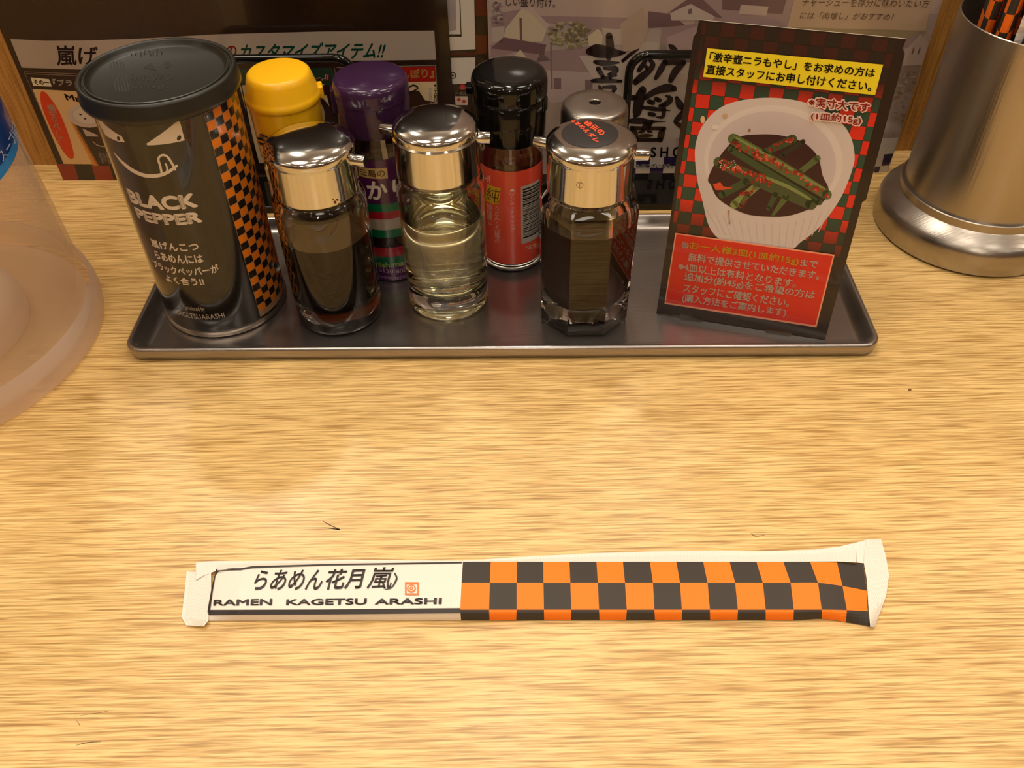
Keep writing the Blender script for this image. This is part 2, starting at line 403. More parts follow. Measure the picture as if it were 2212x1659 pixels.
# third panel
p.poly([(733, 148), (940, 143), (943, 176), (740, 180)], (150, 26, 20), 1)
p.poly([(740, 180), (943, 176), (950, 352), (780, 352)], (206, 182, 140), 1)
p.stroke([(941, 142, 1.6), (952, 352, 1.6)], (130, 118, 104), 3); p.stroke([(728, 146, 1.6), (941, 141, 1.6)], (130, 118, 104), 3)
p.poly([(800, 198), (905, 196), (918, 216), (946, 222), (948, 300), (800, 300)], (56, 36, 26), 2)
p.stroke([(880, 190, 2), (893, 184, 4), (903, 190, 3), (890, 198, 3), (884, 202, 2)], (34, 24, 22), 3)
p.text('※二人前はご注', [(936, 182), (944, 182), (948, 236), (938, 236)], (40, 30, 26), 4, 0.02, vertical=True)
p.text('で注文です', [(924, 190), (933, 190), (936, 232), (927, 232)], (220, 210, 196), 4, 0.03, vertical=True)
p.text('生しぼり』', [(842, 151), (937, 147), (938, 168), (844, 172)], (210, 170, 90), 3, 0.03)
p.build('printed_picture', tp)

# middle poster
tp = thing('poster', 'narrow white and dark poster strip with a round seal, between the two large posters', 'poster')
poster_sheet('sheet', 976, 1056, 0, 379, tp, mat('poster_brown', (46, 30, 20), 0.3, coat=0.3), off=-0.0012)
p = Print(PP, M_INKG, base=-0.00114)
W_ = (206, 196, 182)
p.poly([(965, -4), (1024, -4), (1027, 108), (972, 111)], W_, 0)
p.poly([(964, -4), (984, -4), (986, 66), (968, 70)], (158, 146, 146), 1)
p.poly([(992, -4), (994, -4), (997, 80), (995, 80)], (24, 16, 16), 1); p.poly([(968, 76), (997, 76), (997, 81), (968, 81)], (24, 16, 16), 1)
p.poly([(972, 127), (1026, 126), (1027, 183), (976, 184)], W_, 0)
p.poly([(972, 116), (1026, 115), (1026, 121), (972, 122)], (76, 26, 20), 0)
p.ell(978, 165, 7.5, 7.5, (70, 58, 50), 1); p.ell(978, 165, 5, 5.2, W_, 2); p.ell(978, 165, 2.4, 2.4, (70, 58, 50), 3)
p.ell(999, 190, 7, 6, (172, 44, 34), 1); p.poly([(982, 210), (1010, 210), (1010, 229), (984, 229)], (196, 176, 160), 1)
p.ell(991, 217, 4, 4, (180, 60, 44), 2); p.ell(1002, 221, 4, 4, (180, 60, 44), 2)
p.text('クーポン有', [(983, 200), (1009, 200), (1009, 207), (983, 207)], (196, 180, 160), 2, 0.02)
for i in range(6):
    y = -4 + i * 41; p.poly([(1027 + i * .6, y), (1050 + i * .6, y), (1050.6 + i * .6, y + 40), (1027.6 + i * .6, y + 40)], (92, 36, 20) if i % 2 == 0 else (38, 28, 18), 1)
p.build('printed_picture', tp)

# right poster
tp = thing('poster', 'faded lilac townscape poster with big black brush characters, behind the chrome bottles and card', 'poster')
poster_sheet('sheet', 1057, 1989, 0, 376, tp, mat('poster_lilac', (168, 150, 142), 0.25, coat=0.5))
p = Print(PP, M_INKG); p.amax = PP.px(1989, 150)[0] - 0.0003
LL, LM, LD, CR, GR, SK = (186, 164, 154), (150, 126, 124), (112, 86, 88), (192, 176, 150), (134, 122, 90), (178, 156, 144)
p.poly([(1058, -6), (2046, -6), (2040, 30), (1500, 60), (1300, 46), (1060, 40)], SK, 0)
p.poly([(1500, -6), (1730, -6), (1716, 70), (1660, 96), (1500, 80)], (156, 134, 132), 1)
p.poly([(1060, 34), (1128, 18), (1090, 62), (1062, 62)], LM, 2); p.poly([(1092, 62), (1128, 16), (1150, 20), (1182, 62), (1172, 90), (1085, 92)], CR, 3)
p.poly([(1124, 16), (1148, 14), (1188, 56), (1180, 62), (1146, 26)], LL, 4); p.poly([(1122, 38), (1127, 38), (1128, 86), (1123, 86)], LD, 5)
p.poly([(1062, 60), (1090, 56), (1086, 92), (1064, 92)], (176, 162, 150), 4)
p.poly([(1160, 34), (1360, 38), (1362, 62), (1280, 64), (1176, 46)], LM, 2)
p.poly([(1088, 80), (1180, 96), (1175, 118), (1060, 104)], LD, 4); p.poly([(1060, 96), (1170, 112), (1190, 130), (1060, 150)], LM, 3)
p.poly([(1060, 124), (1100, 118), (1124, 104), (1150, 140), (1060, 160)], (170, 148, 142), 4); p.poly([(1110, 122), (1124, 106), (1140, 130)], CR, 5)
p.poly([(1168, 112), (1290, 98), (1320, 150), (1310, 160), (1150, 152)], LM, 3)
p.poly([(1150, 150), (1320, 158), (1330, 212), (1190, 222), (1170, 190)], (172, 152, 146), 4)
for q in ((1196, 168), (1264, 172)): p.poly([(q[0], q[1]), (q[0] + 16, q[1]), (q[0] + 16, q[1] + 24), (q[0], q[1] + 24)], (120, 98, 98), 5)
p.stroke([(1190, 92, 3), (1192, 190, 4)], (128, 106, 104), 5)
p.poly([(1060, 150), (1150, 156), (1210, 210), (1210, 300), (1060, 300)], (160, 142, 128), 2)
rs = random.Random(3)
for i in range(90):
    a = rs.uniform(0, 2 * PI); r = math.sqrt(rs.random()); x = 1230 + 46 * r * math.cos(a); y = 76 + 30 * r * math.sin(a)
    c = rs.choice((GR, (150, 138, 104), (168, 156, 122), (118, 104, 78))); p.ell(x, y, rs.uniform(4, 8), rs.uniform(3, 5), c, 6 + i % 4, n=7)
for i in range(60):
    x = rs.uniform(1056, 1075) + (i % 3) * 3; y = rs.uniform(5, 52); p.ell(x + 6, y, rs.uniform(3, 6), rs.uniform(2, 4), rs.choice(((150, 132, 130), (134, 112, 112), (176, 158, 150))), 5 + i % 3, n=6)
p.poly([(1270, 78), (1288, 54), (1302, 76), (1300, 100), (1272, 100)], CR, 10); p.poly([(1262, 84), (1288, 50), (1300, 62), (1290, 62)], LM, 11)
p.poly([(1300, 60), (1362, 64), (1372, 100), (1310, 96)], (176, 160, 150), 4); p.poly([(1340, 52), (1388, 14), (1402, 60), (1380, 110), (1345, 110)], (174, 150, 130), 5)
p.poly([(1400, 24), (1450, 30), (1480, 54), (1400, 60)], LD, 5); p.poly([(1448, 30), (1492, 2), (1545, 30), (1540, 44), (1450, 44)], (182, 166, 156), 6)
p.poly([(1440, 30), (1490, -6), (1520, 0), (1560, 38), (1546, 36), (1492, 8)], LD, 7); p.poly([(1486, 20), (1494, 18), (1495, 28), (1487, 30)], (110, 92, 92), 8)
p.poly([(1430, 60), (1560, 44), (1560, 140), (1420, 130)], LM, 4); p.poly([(1440, 80), (1505, 56), (1520, 120), (1440, 120)], (164, 142, 138), 5)
p.poly([(1380, 90), (1500, 96), (1500, 300), (1360, 300), (1350, 200)], (176, 162, 150), 4); p.poly([(1350, 300), (1460, 300), (1460, 350), (1350, 350)], (172, 158, 150), 5)
p.poly([(1250, 120), (1390, 118), (1390, 230), (1320, 230)], (178, 164, 152), 6)
p.poly([(1560, -6), (1700, -6), (1690, 30), (1560, 20)], LD, 3); p.poly([(1600, 10), (1660, 14), (1655, 34), (1596, 30)], LL, 4)
p.poly([(1716, -6), (2012, -6), (2000, 66), (1700, 58)], (180, 156, 130), 8)
p.poly([(1700, 58), (2000, 66), (1990, 80), (1900, 84), (1700, 74)], (148, 132, 102), 7); p.poly([(1900, 82), (1992, 78), (1980, 130), (1900, 128)], LM, 6)
p.poly([(1955, 96), (1985, 70), (2012, 92), (2000, 140), (1950, 142)], (176, 156, 146), 9); p.poly([(1950, 100), (1984, 66), (1990, 70), (1960, 104)], LM, 10)
for x in (1974, 1987): p.stroke([(x, 103, 3), (x - 4, 115, 3)], LD, 11)
p.poly([(1930, 142), (1990, 136), (1975, 200), (1930, 200)], (138, 120, 104), 6); p.poly([(1925, 190), (1975, 190), (1950, 300), (1900, 300)], (150, 134, 124), 5)
for i in range(50): p.ell(rs.uniform(1930, 1975), rs.uniform(145, 290), rs.uniform(3, 7), rs.uniform(2, 4), rs.choice(((126, 108, 94), (158, 142, 128), (142, 124, 110))), 7 + i % 3, n=6)
p.poly([(1885, 300), (1945, 296), (1925, 376), (1860, 376)], (196, 186, 176), 8)
# checkered foot
NV = (44, 32, 66)
p.poly([(1340, 340), (1905, 332), (1905, 378), (1340, 379)], (190, 180, 170), 9)
for a in ([(1909.7, 333), (1929.5, 331), (1920, 356), (1903.5, 358)], [(1890, 359), (1901.5, 359), (1896, 377), (1885.5, 377)], [(1404, 362), (1433, 362), (1431, 377), (1403, 377)],
          [(1344, 362), (1373, 362), (1373, 377), (1344, 377)], [(1374, 338), (1404, 338), (1403, 360), (1374, 360)], [(1434, 338), (1462, 338), (1461, 358), (1433, 358)]):
    p.poly(a, NV, 10)
p.stroke([(1340, 379, 1.6), (1470, 379, 1.6)], (220, 214, 204), 11)
p.build('printed_picture', tp)
p = Print(PP, M_INKG, base=0.0005)
IK = (34, 19, 18)
c1 = (1050, 0, 4.706); c2 = (1320, 80, 11.06); c3 = (1180, 170, 7.213)
for st in ([(1250, 360, 55), (1260, 480, 66), (1245, 590, 40)], [(1050, 520, 60), (1110, 512, 105), (1220, 525, 100), (1330, 535, 60), (1420, 530, 8)],
           [(1105, 625, 30), (1200, 638, 50), (1350, 632, 12)], [(1140, 695, 40), (1190, 780, 36)], [(1200, 690, 22), (1310, 690, 45), (1315, 722, 40), (1240, 752, 18)],
           [(1262, 745, 26), (1262, 800, 28)], [(1080, 818, 28), (1180, 815, 42), (1370, 822, 24)], [(1150, 875, 26), (1180, 925, 30)], [(1190, 882, 22), (1310, 882, 36), (1290, 925, 28)],
           [(1170, 795, 22), (1320, 760, 22)]):
    p.stroke([(x, y, w_ * 1.25) for x, y, w_ in st], IK, 0, c1)
for st in ([(660, 280, 20), (480, 390, 60), (280, 560, 60)], [(830, 545, 70), (740, 680, 90), (660, 790, 80)], [(930, 540, 70), (1000, 650, 90), (900, 800, 110), (740, 930, 130), (580, 1070, 110)],
           [(830, 690, 66), (860, 800, 30)], [(1290, 570, 90), (1180, 780, 110), (1060, 980, 60)], [(1290, 600, 100), (1500, 590, 100), (1740, 590, 90)],
           [(1740, 600, 80), (1540, 800, 130), (1420, 1030, 90)], [(1385, 180, 30), (1460, 240, 100), (1560, 290, 40)]):
    p.stroke([(x, y, w_ * 1.35) for x, y, w_ in st], IK, 0, c2)
for st in ([(1500, 170, 90), (1455, 300, 120), (1410, 520, 100), (1380, 580, 40)], [(1280, 290, 60), (1390, 292, 60)], [(1540, 290, 60), (1700, 190, 76), (1880, 140, 100), (1990, 150, 70)],
           [(1600, 352, 56), (1660, 368, 56)], [(1710, 312, 56), (1765, 330, 50)], [(1860, 262, 16), (1935, 300, 60), (1890, 370, 66), (1770, 420, 40)], [(1500, 440, 40), (1700, 468, 50), (1930, 490, 8)],
           [(1830, 400, 50), (1832, 500, 46), (1810, 590, 40), (1720, 592, 16)], [(1610, 540, 50), (1680, 556, 46)], [(1290, 655, 50), (1450, 650, 76), (1650, 660, 30), (1850, 660, 8)],
           [(1330, 765, 60), (1380, 850, 70), (1410, 930, 50)], [(1340, 765, 50), (1600, 765, 40), (1840, 768, 44)], [(1815, 780, 50), (1790, 860, 80), (1770, 945, 60)], [(1400, 940, 54), (1600, 948, 40), (1790, 945, 44)],
           [(1550, 680, 60), (1500, 810, 50), (1440, 830, 20)], [(1615, 680, 50), (1590, 800, 50), (1640, 820, 20)], [(1460, 886, 30), (1560, 880, 46), (1650, 880, 20)], [(1650, 660, 40), (1600, 720, 50)],
           [(2030, 290, 40), (2080, 400, 90), (2130, 470, 50)], [(2130, 520, 60), (2050, 620, 70), (2000, 665, 30), (2080, 720, 60), (2140, 760, 40)]):
    p.stroke([(x, y, w_ * 1.35) for x, y, w_ in st], IK, 0, c3)
p.text('しい盛り付け。', [(1093, -8), (1200, -5), (1199, 16), (1093, 12)], (50, 38, 36), 1, 0.0)
p.text('チャーシューを存分に味わいたい方', [(1734, -6), (2009, -2), (2006, 16), (1732, 13)], (92, 68, 60), 1, 0.0, shear=0.2)
p.text('には「肉増し」がおすすめ！', [(1729, 25), (1932, 28), (1928, 43), (1727, 40)], (92, 68, 60), 1, 0.0, shear=0.2)
p.text('S H O Y U', [(1406, 317), (1525, 315), (1523, 338), (1405, 339)], (30, 22, 24), 1, 0.02)
p.text('ろがございます。', [(1372, 353), (1454, 352), (1453, 362), (1372, 363)], (204, 196, 188), 1, 0.09)
p.text('ろがございます。', [(1372, 353), (1454, 352), (1453, 362), (1372, 363)], (30, 22, 24), 2, 0.0)
p.build('lettering', tp)

# ------------------------------------------------------------------ menu stand with wire loops
TY = math.radians(-1.178)
TU = Vector((math.cos(TY), math.sin(TY), 0)); TV = Vector((-math.sin(TY), math.cos(TY), 0))
t = thing('menu_stand', 'glossy black menu stand with two bent tube loops, standing behind the tray', 'stand')
a0 = Vector((0.0889, 0.4563, 0)); z3 = Vector((0, 0, 1))
def trl(v): return a0 + TU * v.x + TV * v.y + z3 * v.z
mb = MB(); box(mb, -0.285, 0.105, -0.0040, 0.031, 0.0002, 0.0045, M_BLKGL, fn=trl); bevel(mb.build('base_plate', t, smooth=False), 0.0006)
def loop(xa, xb, ztop, yo):
    r = 0.010; pts = [(xa, yo, 0.003), (xa, yo, ztop - r)]
    for k in range(1, 8): a = PI / 2 * k / 8; pts.append((xa + r - r * math.cos(a), yo, ztop - r + r * math.sin(a)))
    pts += [(xa + r, yo, ztop), (xb - r, yo, ztop)]
    for k in range(1, 8): a = PI / 2 * k / 8; pts.append((xb - r + r * math.sin(a), yo, ztop - r + r * math.cos(a)))
    pts += [(xb, yo, ztop - r), (xb, yo, 0.003)]
    mb_ = MB(); tube(mb_, [trl(Vector(q)) for q in pts], 0.0024, M_BLKGL, 14); mb_.build('wire_loop', t)
LOOPY = 0.016
pw = Plane(a0 + TV * LOOPY, TU, (0, 0, 1))
aL = pw.px(766, 145); aT = pw.px(640, 126); bL = pw.px(1358, 170); bT = pw.px(1430, 118)
loop(aL[0] - 0.085, aL[0] - 0.001, aT[1], LOOPY); loop(bL[0], bL[0] + 0.095, bT[1], LOOPY)

# ------------------------------------------------------------------ tray
FL = onz(273, 783); FR = onz(1899, 773); TW = (FR - FL).length; TU2 = (FR - FL).normalized(); TV2 = Vector((-TU2.y, TU2.x, 0))
BK = onz(1420, 461, 0.008); TD = (BK - FL).dot(TV2) + 0.001
t = thing('tray', 'shallow brushed steel tray with a rolled rim holding the condiments', 'tray', FL)
rings = [(0.0022, 0.0004, 0.006), (0.0008, 0.0012, 0.008), (0.0002, 0.0040, 0.009), (0.0, 0.0066, 0.009), (0.0003, 0.0076, 0.009), (0.0011, 0.0081, 0.0085), (0.0021, 0.0080, 0.0080),
         (0.0029, 0.0074, 0.0075), (0.0045, 0.0050, 0.007), (0.0062, 0.0028, 0.006), (0.0078, 0.0018, 0.005), (0.0100, 0.0014, 0.004)]
def rring(inset, z, r, n=8):
    x0, x1, y0, y1 = inset, TW - inset, inset, TD - inset; o_ = []
    for cx, cy, a in ((x1 - r, y0 + r, -PI / 2), (x1 - r, y1 - r, 0), (x0 + r, y1 - r, PI / 2), (x0 + r, y0 + r, PI)):
        for k in range(n + 1):
            g = a + PI / 2 * k / n; o_.append(TU2 * (cx + r * math.cos(g)) + TV2 * (cy + r * math.sin(g)) + z3 * z)
    return o_
mb = MB(); vs = []; fs = []
for q in rings: vs += rring(*q)
n = 36
for i in range(len(rings) - 1):
    for k in range(n): fs.append([i * n + k, i * n + (k + 1) % n, (i + 1) * n + (k + 1) % n, (i + 1) * n + k])
fs.append([(len(rings) - 1) * n + k for k in range(n)]); fs.append([k for k in range(n)][::-1])
mb.add(vs, fs, M_TRAY); mb.build('tray_body', t, angle=50)
ZT = 0.0016

# ------------------------------------------------------------------ pepper can
CX, CY, CR_ = -0.1524, 0.3732, 0.0311
t = thing('pepper_can', 'tall black pepper can with a grinning face and orange checkered band', 'can', (CX, CY, ZT))
M_CAN = mat('can_black', (26, 22, 17), 0.16, coat=0.5)
def local(o, base): o.location = (-base[0], -base[1], -base[2]); return o
B0 = (CX, CY, ZT)
mb = MB(); lathe(mb, [(0, 0.0026), (CR_ - 0.002, 0.0026), (CR_ - 0.0002, 0.0046), (CR_, 0.006), (CR_, 0.1225), (0, 0.1225)], M_CAN, CX, CY, 0, 96)
local(mb.build('body', t), B0)
mb = MB(); lathe(mb, [(0, ZT), (CR_ - 0.0005, ZT), (CR_ + 0.0006, ZT + 0.0006), (CR_ + 0.0007, ZT + 0.002), (CR_ + 0.0001, ZT + 0.0032), (CR_ - 0.001, ZT + 0.0034), (0, ZT + 0.0034)], M_STEEL, CX, CY, 0, 96)
local(mb.build('bottom_rim', t), B0)
LZ = 0.1300
mb = MB(); lathe(mb, [(CR_ + 0.0003, LZ - 0.009), (0.0338, LZ - 0.009), (0.0346, LZ - 0.0082), (0.0347, LZ - 0.0062), (0.0341, LZ - 0.0052), (0.0340, LZ - 0.0012), (0.0334, LZ - 0.0002), (0.0326, LZ), (0.0318, LZ - 0.0004), (0.0315, LZ - 0.0012), (0.0311, LZ - 0.0012), (0.0308, LZ - 0.0003), (0.0302, LZ - 0.0002), (0.0296, LZ - 0.0012), (0.0288, LZ - 0.0024), (0.0280, LZ - 0.0026), (0, LZ - 0.0026)], mat('lid_plastic', (38, 35, 27), 0.36), CX, CY, 0, 96)
lid = local(mb.build('lid', t, angle=50), B0)
lp = Plane((CX, CY, LZ - 0.0026), (1, 0, 0), (0, 1, 0)); lp.n = z3
p = Print(lp, base=0.00012); dk = (26, 24, 18)  # moulded marks drawn flat, their relief shade put into darker ink
p.poly([(311, 147), (325, 136), (340, 153)], dk, 0)
p.ell(361, 140, 8, 7, dk, 0)
rs = random.Random(9)
for y_, x0_, x1_ in ((112, 268, 350), (166, 286, 370), (184, 290, 365)):       # unreadable moulding marks
    for k in range(x0_, x1_, 9): p.stroke([(k, y_ + rs.uniform(-5, 3), 2.5), (k + rs.uniform(-3, 5), y_ + rs.uniform(5, 11), 2.5)], (29, 27, 21), 0)
for k in range(5): p.stroke([(238 + 7 * k, 135, 2.5), (252 + 7 * k, 200, 2.5)], (35, 33, 26), 0)
local(p.build('emboss_shading', lid), (0, 0, 0))
cy = Cyl(CX, CY, CR_)
p = Print(cy, mat('can_print', (200, 190, 180), 0.25, attr=True, coat=0.4)); WH = (206, 192, 176)
p.cyltext('BLACK', (271, 402), (421, 415), (428, 447), WH, 0, 0.05)
p.cyltext('PEPPER', (287, 440), (431, 455), (439, 479), WH, 0, 0.05)
p.cyltext('嵐げんこつ', (323, 514), (427, 522), (430, 541), WH, 0, 0.03)
p.cyltext('らあめんには', (332, 541), (436, 548), (440, 567), WH, 0, 0.03)
p.cyltext('ブラックペッパーが', (326, 553), (470, 569), (474, 588), WH, 0, 0.03)
p.cyltext('よく合う!!', (355, 592), (438, 599), (442, 616), WH, 0, 0.03)
p.cyltext('produced by', (397, 655), (441, 662), (443, 675), (170, 158, 140), 0, 0.0)
p.cyltext('KAGETSUARASHI', (377, 664), (483, 675), (486, 686), (180, 168, 150), 0, 0.0)
local(p.build('lettering', t), B0)
p = Print(cy, M_INKG)
p.poly([(207, 246), (226, 268), (250, 287), (263, 294), (270, 307), (256, 306), (228, 292), (217, 272)], WH, 0)
p.poly([(384, 260), (389, 264), (399, 303), (318, 314), (316.5, 310)], WH, 0)
p.ell(386.7, 298, 4.2, 6, (30, 26, 22), 1, 0.5); p.ell(256, 299, 3.2, 5, (30, 26, 22), 1, -0.3)
p.stroke([(246, 329, 1), (262, 348, 5), (285, 367, 7.5), (313, 379, 8), (342, 379, 8), (364, 371, 7.5), (382, 358, 5)], WH, 0)
p.stroke([(350, 377, 5), (346, 358, 5), (342, 343, 5), (350, 335, 5), (361, 338, 5), (371, 352, 5), (378, 366, 5)], WH, 0)
p.stroke([(358, 354, 3.5), (361, 362, 4), (361, 370, 4)], WH, 0)
local(p.build('face', t), B0)
# checkered band: every cell on the wall of the can
p = Print(cy, M_INKG)
s0 = (cy.px(437, 232)[0] + cy.px(563, 690)[0]) / 2; zt_ = cy.px(450, 241)[1]; zb_ = cy.px(560, 683)[1]; ch = (zt_ - zb_) / 26.6
OR = (222, 122, 22)
cw = ch * 1.12
p.poly([(s0, 0.0062), (s0 + cw * 12, 0.0062), (s0 + cw * 12, zt_ + ch), (s0, zt_ + ch)], (170, 132, 96), 0, raw=True)
for c in range(12):
    for r in range(-3, 30):
        top = zt_ + ch * 1.0 - ch * r + (ch * (0.4 * (c > 0) + 0.4 * (c > 1)) if False else 0)
        z1_, z0_ = top, top - ch
        if r < 0 - min(c, 3) or z0_ < 0.0062: continue
        if z1_ > LZ - 0.0092: continue
        g = 0.00016; a = s0 + c * cw
        p.poly([(a + g, z0_ + g), (a + cw - g, z0_ + g), (a + cw - g, z1_ - g), (a + g, z1_ - g)], OR if (r + c) % 2 == 0 else (34, 26, 24), 1, raw=True)
local(p.build('checkered_band', t), B0)

# ------------------------------------------------------------------ sauce bottles with chrome caps
def oct_r(a, ap):   # distance to the side of an octagon with apothem ap, a face square to -y
    k = (a + PI / 2 + PI / 8) % (PI / 4) - PI / 8; return ap / math.cos(k)
def shell(mb_, prof, m_, cx, cy_, n=64, octo=None, z0=0.0):
    # prof: (r, z, o) o = 0 round .. 1 octagonal
    vs_ = []; fs_ = []; k = len(prof)
    for i in range(n):
        a = 2 * PI * i / n + PI / 8
        for q in prof:
            r = q[0]
            if len(q) > 2 and q[2] > 0: r = r * (1 - q[2]) + oct_r(a, r) * q[2]
            vs_.append((cx + r * math.cos(a), cy_ + r * math.sin(a), z0 + q[1]))
    for i in range(n):
        j = (i + 1) % n
        for s_ in range(k - 1):
            f = [i * k + s_, j * k + s_, j * k + s_ + 1, i * k + s_ + 1]
            if prof[s_][0] == 0: f = [i * k + s_, j * k + s_ + 1, i * k + s_ + 1]
            elif prof[s_ + 1][0] == 0: f = [i * k + s_, j * k + s_, i * k + s_ + 1]
            fs_.append(f)
    mb_.add(vs_, fs_, m_)
def dome(r, rd, zc):      # height of the cap top over the tray
    u = min(1.0, r / rd); return zc + 0.0046 * math.sqrt(max(0.0, 1 - u ** 2.6))
def chrome_cap(t_, base, dz, rd, tips, m_, sm=None):
    cx, cy_, _ = base
    prof = [(0.0168, 0.0768), (0.0194, 0.0765), (0.0198, 0.0768), (0.0199, 0.0776), (0.0200, 0.0945), (0.0202, 0.0952), (rd - 0.0001, 0.0960), (rd, 0.0972)]
    prof = [(r, z + dz) for r, z in prof]; zc = 0.0988 + dz - 0.0006
    for u in (0.995, 0.975, 0.94, 0.88, 0.8, 0.7, 0.58, 0.45, 0.3, 0.15, 0.0): prof.append((rd * u, dome(rd * u, rd, zc)))
    mb_ = MB(); lathe(mb_, prof, m_, cx, cy_, 0, 96); c = local(mb_.build('cap', t_, angle=40), base)
    for tx, ty in tips:
        q = onz(tx, ty, 0.0930 + dz); d = Vector((q.x - cx, q.y - cy_, 0)); l = d.length; d.normalize(); zz = 0.0930 + dz; r = 0.0028
        a = Vector((cx, cy_, zz)) + d * 0.0180; b = Vector((cx, cy_, zz)) + d * l
        mb_ = MB(); tube(mb_, [a, b - d * 0.0004, b], [r, r, r * 0.92], M_CHROME, 24, closed_ends=False)
        tube(mb_, [b, b - d * 0.0035], [r * 0.80, r * 0.78], mat('spout_inside', (60, 52, 44), 0.35, 0.8), 24)
        side = Vector((-d.y, d.x, 0)); vs_ = []; fs_ = []
        for k in range(24):
            g = 2 * PI * k / 24; e = side * math.cos(g) + z3 * math.sin(g); vs_ += [b + e * r * 0.92, b + e * r * 0.78]
        for k in range(24): j = (k + 1) % 24; fs_.append([2 * k, 2 * j, 2 * j + 1, 2 * k + 1])
        mb_.add(vs_, fs_, M_CHROME); local(mb_.build('spout', t_), base)
    return zc
def round_glass(t_, base, R, dz, level, liq, film=None):
    cx, cy_, _ = base; g = 0.0030
    prof = [(0, ZT + 0.0016), (R - 0.0070, ZT + 0.0013), (R - 0.0045, ZT + 0.0003), (R - 0.0030, ZT), (R - 0.0012, ZT + 0.0005), (R - 0.0002, ZT + 0.002), (R, ZT + 0.004), (R, 0.0700 + dz), (R - 0.0003, 0.0720 + dz), (R - 0.0010, 0.0736 + dz), (R - 0.0022, 0.0747 + dz), (0.0190, 0.0753 + dz), (0.0186, 0.0810 + dz), (0.0166, 0.0810 + dz), (0.0166, 0.0748 + dz),
            (R - 0.0040, 0.0730 + dz), (R - g, 0.0695 + dz), (R - g, 0.0205), (R - g - 0.0008, 0.0172), (R - g - 0.003, 0.0148), (R - g - 0.007, 0.0136), (0, 0.0130)]
    mb_ = MB(); lathe(mb_, prof, M_GLASS, cx, cy_, 0, 96); local(mb_.build('glass_body', t_, angle=60), base)
    e = 0.00008
    prof = [(0, 0.0130 - e), (R - g - 0.007, 0.0136 - e), (R - g - 0.003, 0.0148 - e), (R - g - 0.0008 + e, 0.0172), (R - g + e, 0.0205), (R - g + e, level + 0.0006), (R - g - 0.0006, level + 0.0001), (R - g - 0.002, level), (0, level)]
    mb_ = MB(); lathe(mb_, prof, liq, cx, cy_, 0, 96); local(mb_.build('liquid', t_, angle=60), base)
M_SOY = mat('soy_sauce', (24, 15, 6), 0.05, spec=0.06)
M_VIN = mat('vinegar', (252, 246, 206), 0.0, 0, trans=1.0, ior=1.34)
M_DARE = mat('dark_broth', (50, 29, 6), 0.05, spec=0.06)
BS = (-0.0897, 0.3619, ZT); BV = (-0.0328, 0.3707, ZT); BO = (0.0378, 0.3582, ZT)
t = thing('sauce_bottle', 'round glass bottle of dark soy sauce with chrome cap, beside the pepper can', 'bottle', BS)
round_glass(t, BS, 0.0221, 0.0, 0.0525, M_SOY); chrome_cap(t, BS, 0.0, 0.0206, [(564, 300), (789, 348)], M_CHROME)
# the brown smear on the inner wall over the sauce, and a stain at the foot of the cap
mb = MB(); lathe(mb, [(0.0190, 0.0528), (0.0190, 0.0688)], mat('sauce_film', (96, 70, 38), 0.4, alpha=0.62), BS[0], BS[1], 0, 64); local(mb.build('sauce_film', t), BS)
cs = Cyl(BS[0], BS[1], 0.0200); p = Print(cs, M_INK)
for x, y, r in ((724, 437, 3), (729, 432, 2.4), (733, 441, 2), (736, 434, 1.6), (720, 431, 1.5)): p.ell(x, y, r, r, (96, 44, 16), 0, n=8)
local(p.build('stain', t), BS)
t = thing('sauce_bottle', 'round glass bottle of clear pale yellow vinegar with chrome cap, middle of the front row', 'bottle', BV)
round_glass(t, BV, 0.0211, 0.0032, 0.0560, M_VIN); chrome_cap(t, BV, 0.0035, 0.0196, [(824, 276), (1059, 297)], M_CHROME)
t = thing('sauce_bottle', 'eight-sided glass bottle of brown sauce, chrome cap with black and red sticker', 'bottle', BO)
A = 0.0219
prof = [(0, ZT + 0.0016, 0), (A - 0.0070, ZT + 0.0013, 0), (A - 0.0045, ZT + 0.0003, 0.5), (A - 0.002, ZT, 1), (A, ZT + 0.002, 1), (A + 0.0003, 0.030, 1), (A + 0.0010, 0.066, 1), (A + 0.0010, 0.0700, 1), (A + 0.0003, 0.0722, 0.95), (0.0208, 0.0737, 0.6), (0.0192, 0.0746, 0), (0.0188, 0.080, 0), (0.0158, 0.080, 0), (0.0158, 0.0740, 0),
        (0.0176, 0.0700, 0.3), (0.0184, 0.064, 0.5), (0.0180, 0.024, 0.4), (0.0168, 0.0185, 0.2), (0.0142, 0.0155, 0), (0, 0.0142, 0)]
mb = MB(); shell(mb, prof, M_GLASS, BO[0], BO[1], 96); local(mb.build('glass_body', t, angle=24), BO)
e = 0.00008
prof = [(0, 0.0142 - e, 0), (0.0142, 0.0155 - e, 0), (0.0168 + e, 0.0185, 0.2), (0.0180 + e, 0.024, 0.4), (0.0183 + e, 0.0600, 0.48), (0.0178, 0.0598, 0.4), (0, 0.0598, 0)]
mb = MB(); shell(mb, prof, M_DARE, BO[0], BO[1], 96); local(mb.build('liquid', t, angle=60), BO)
zc = chrome_cap(t, BO, 0.0005, 0.0206, [(1155, 304), (1402, 334)], M_CHROME)
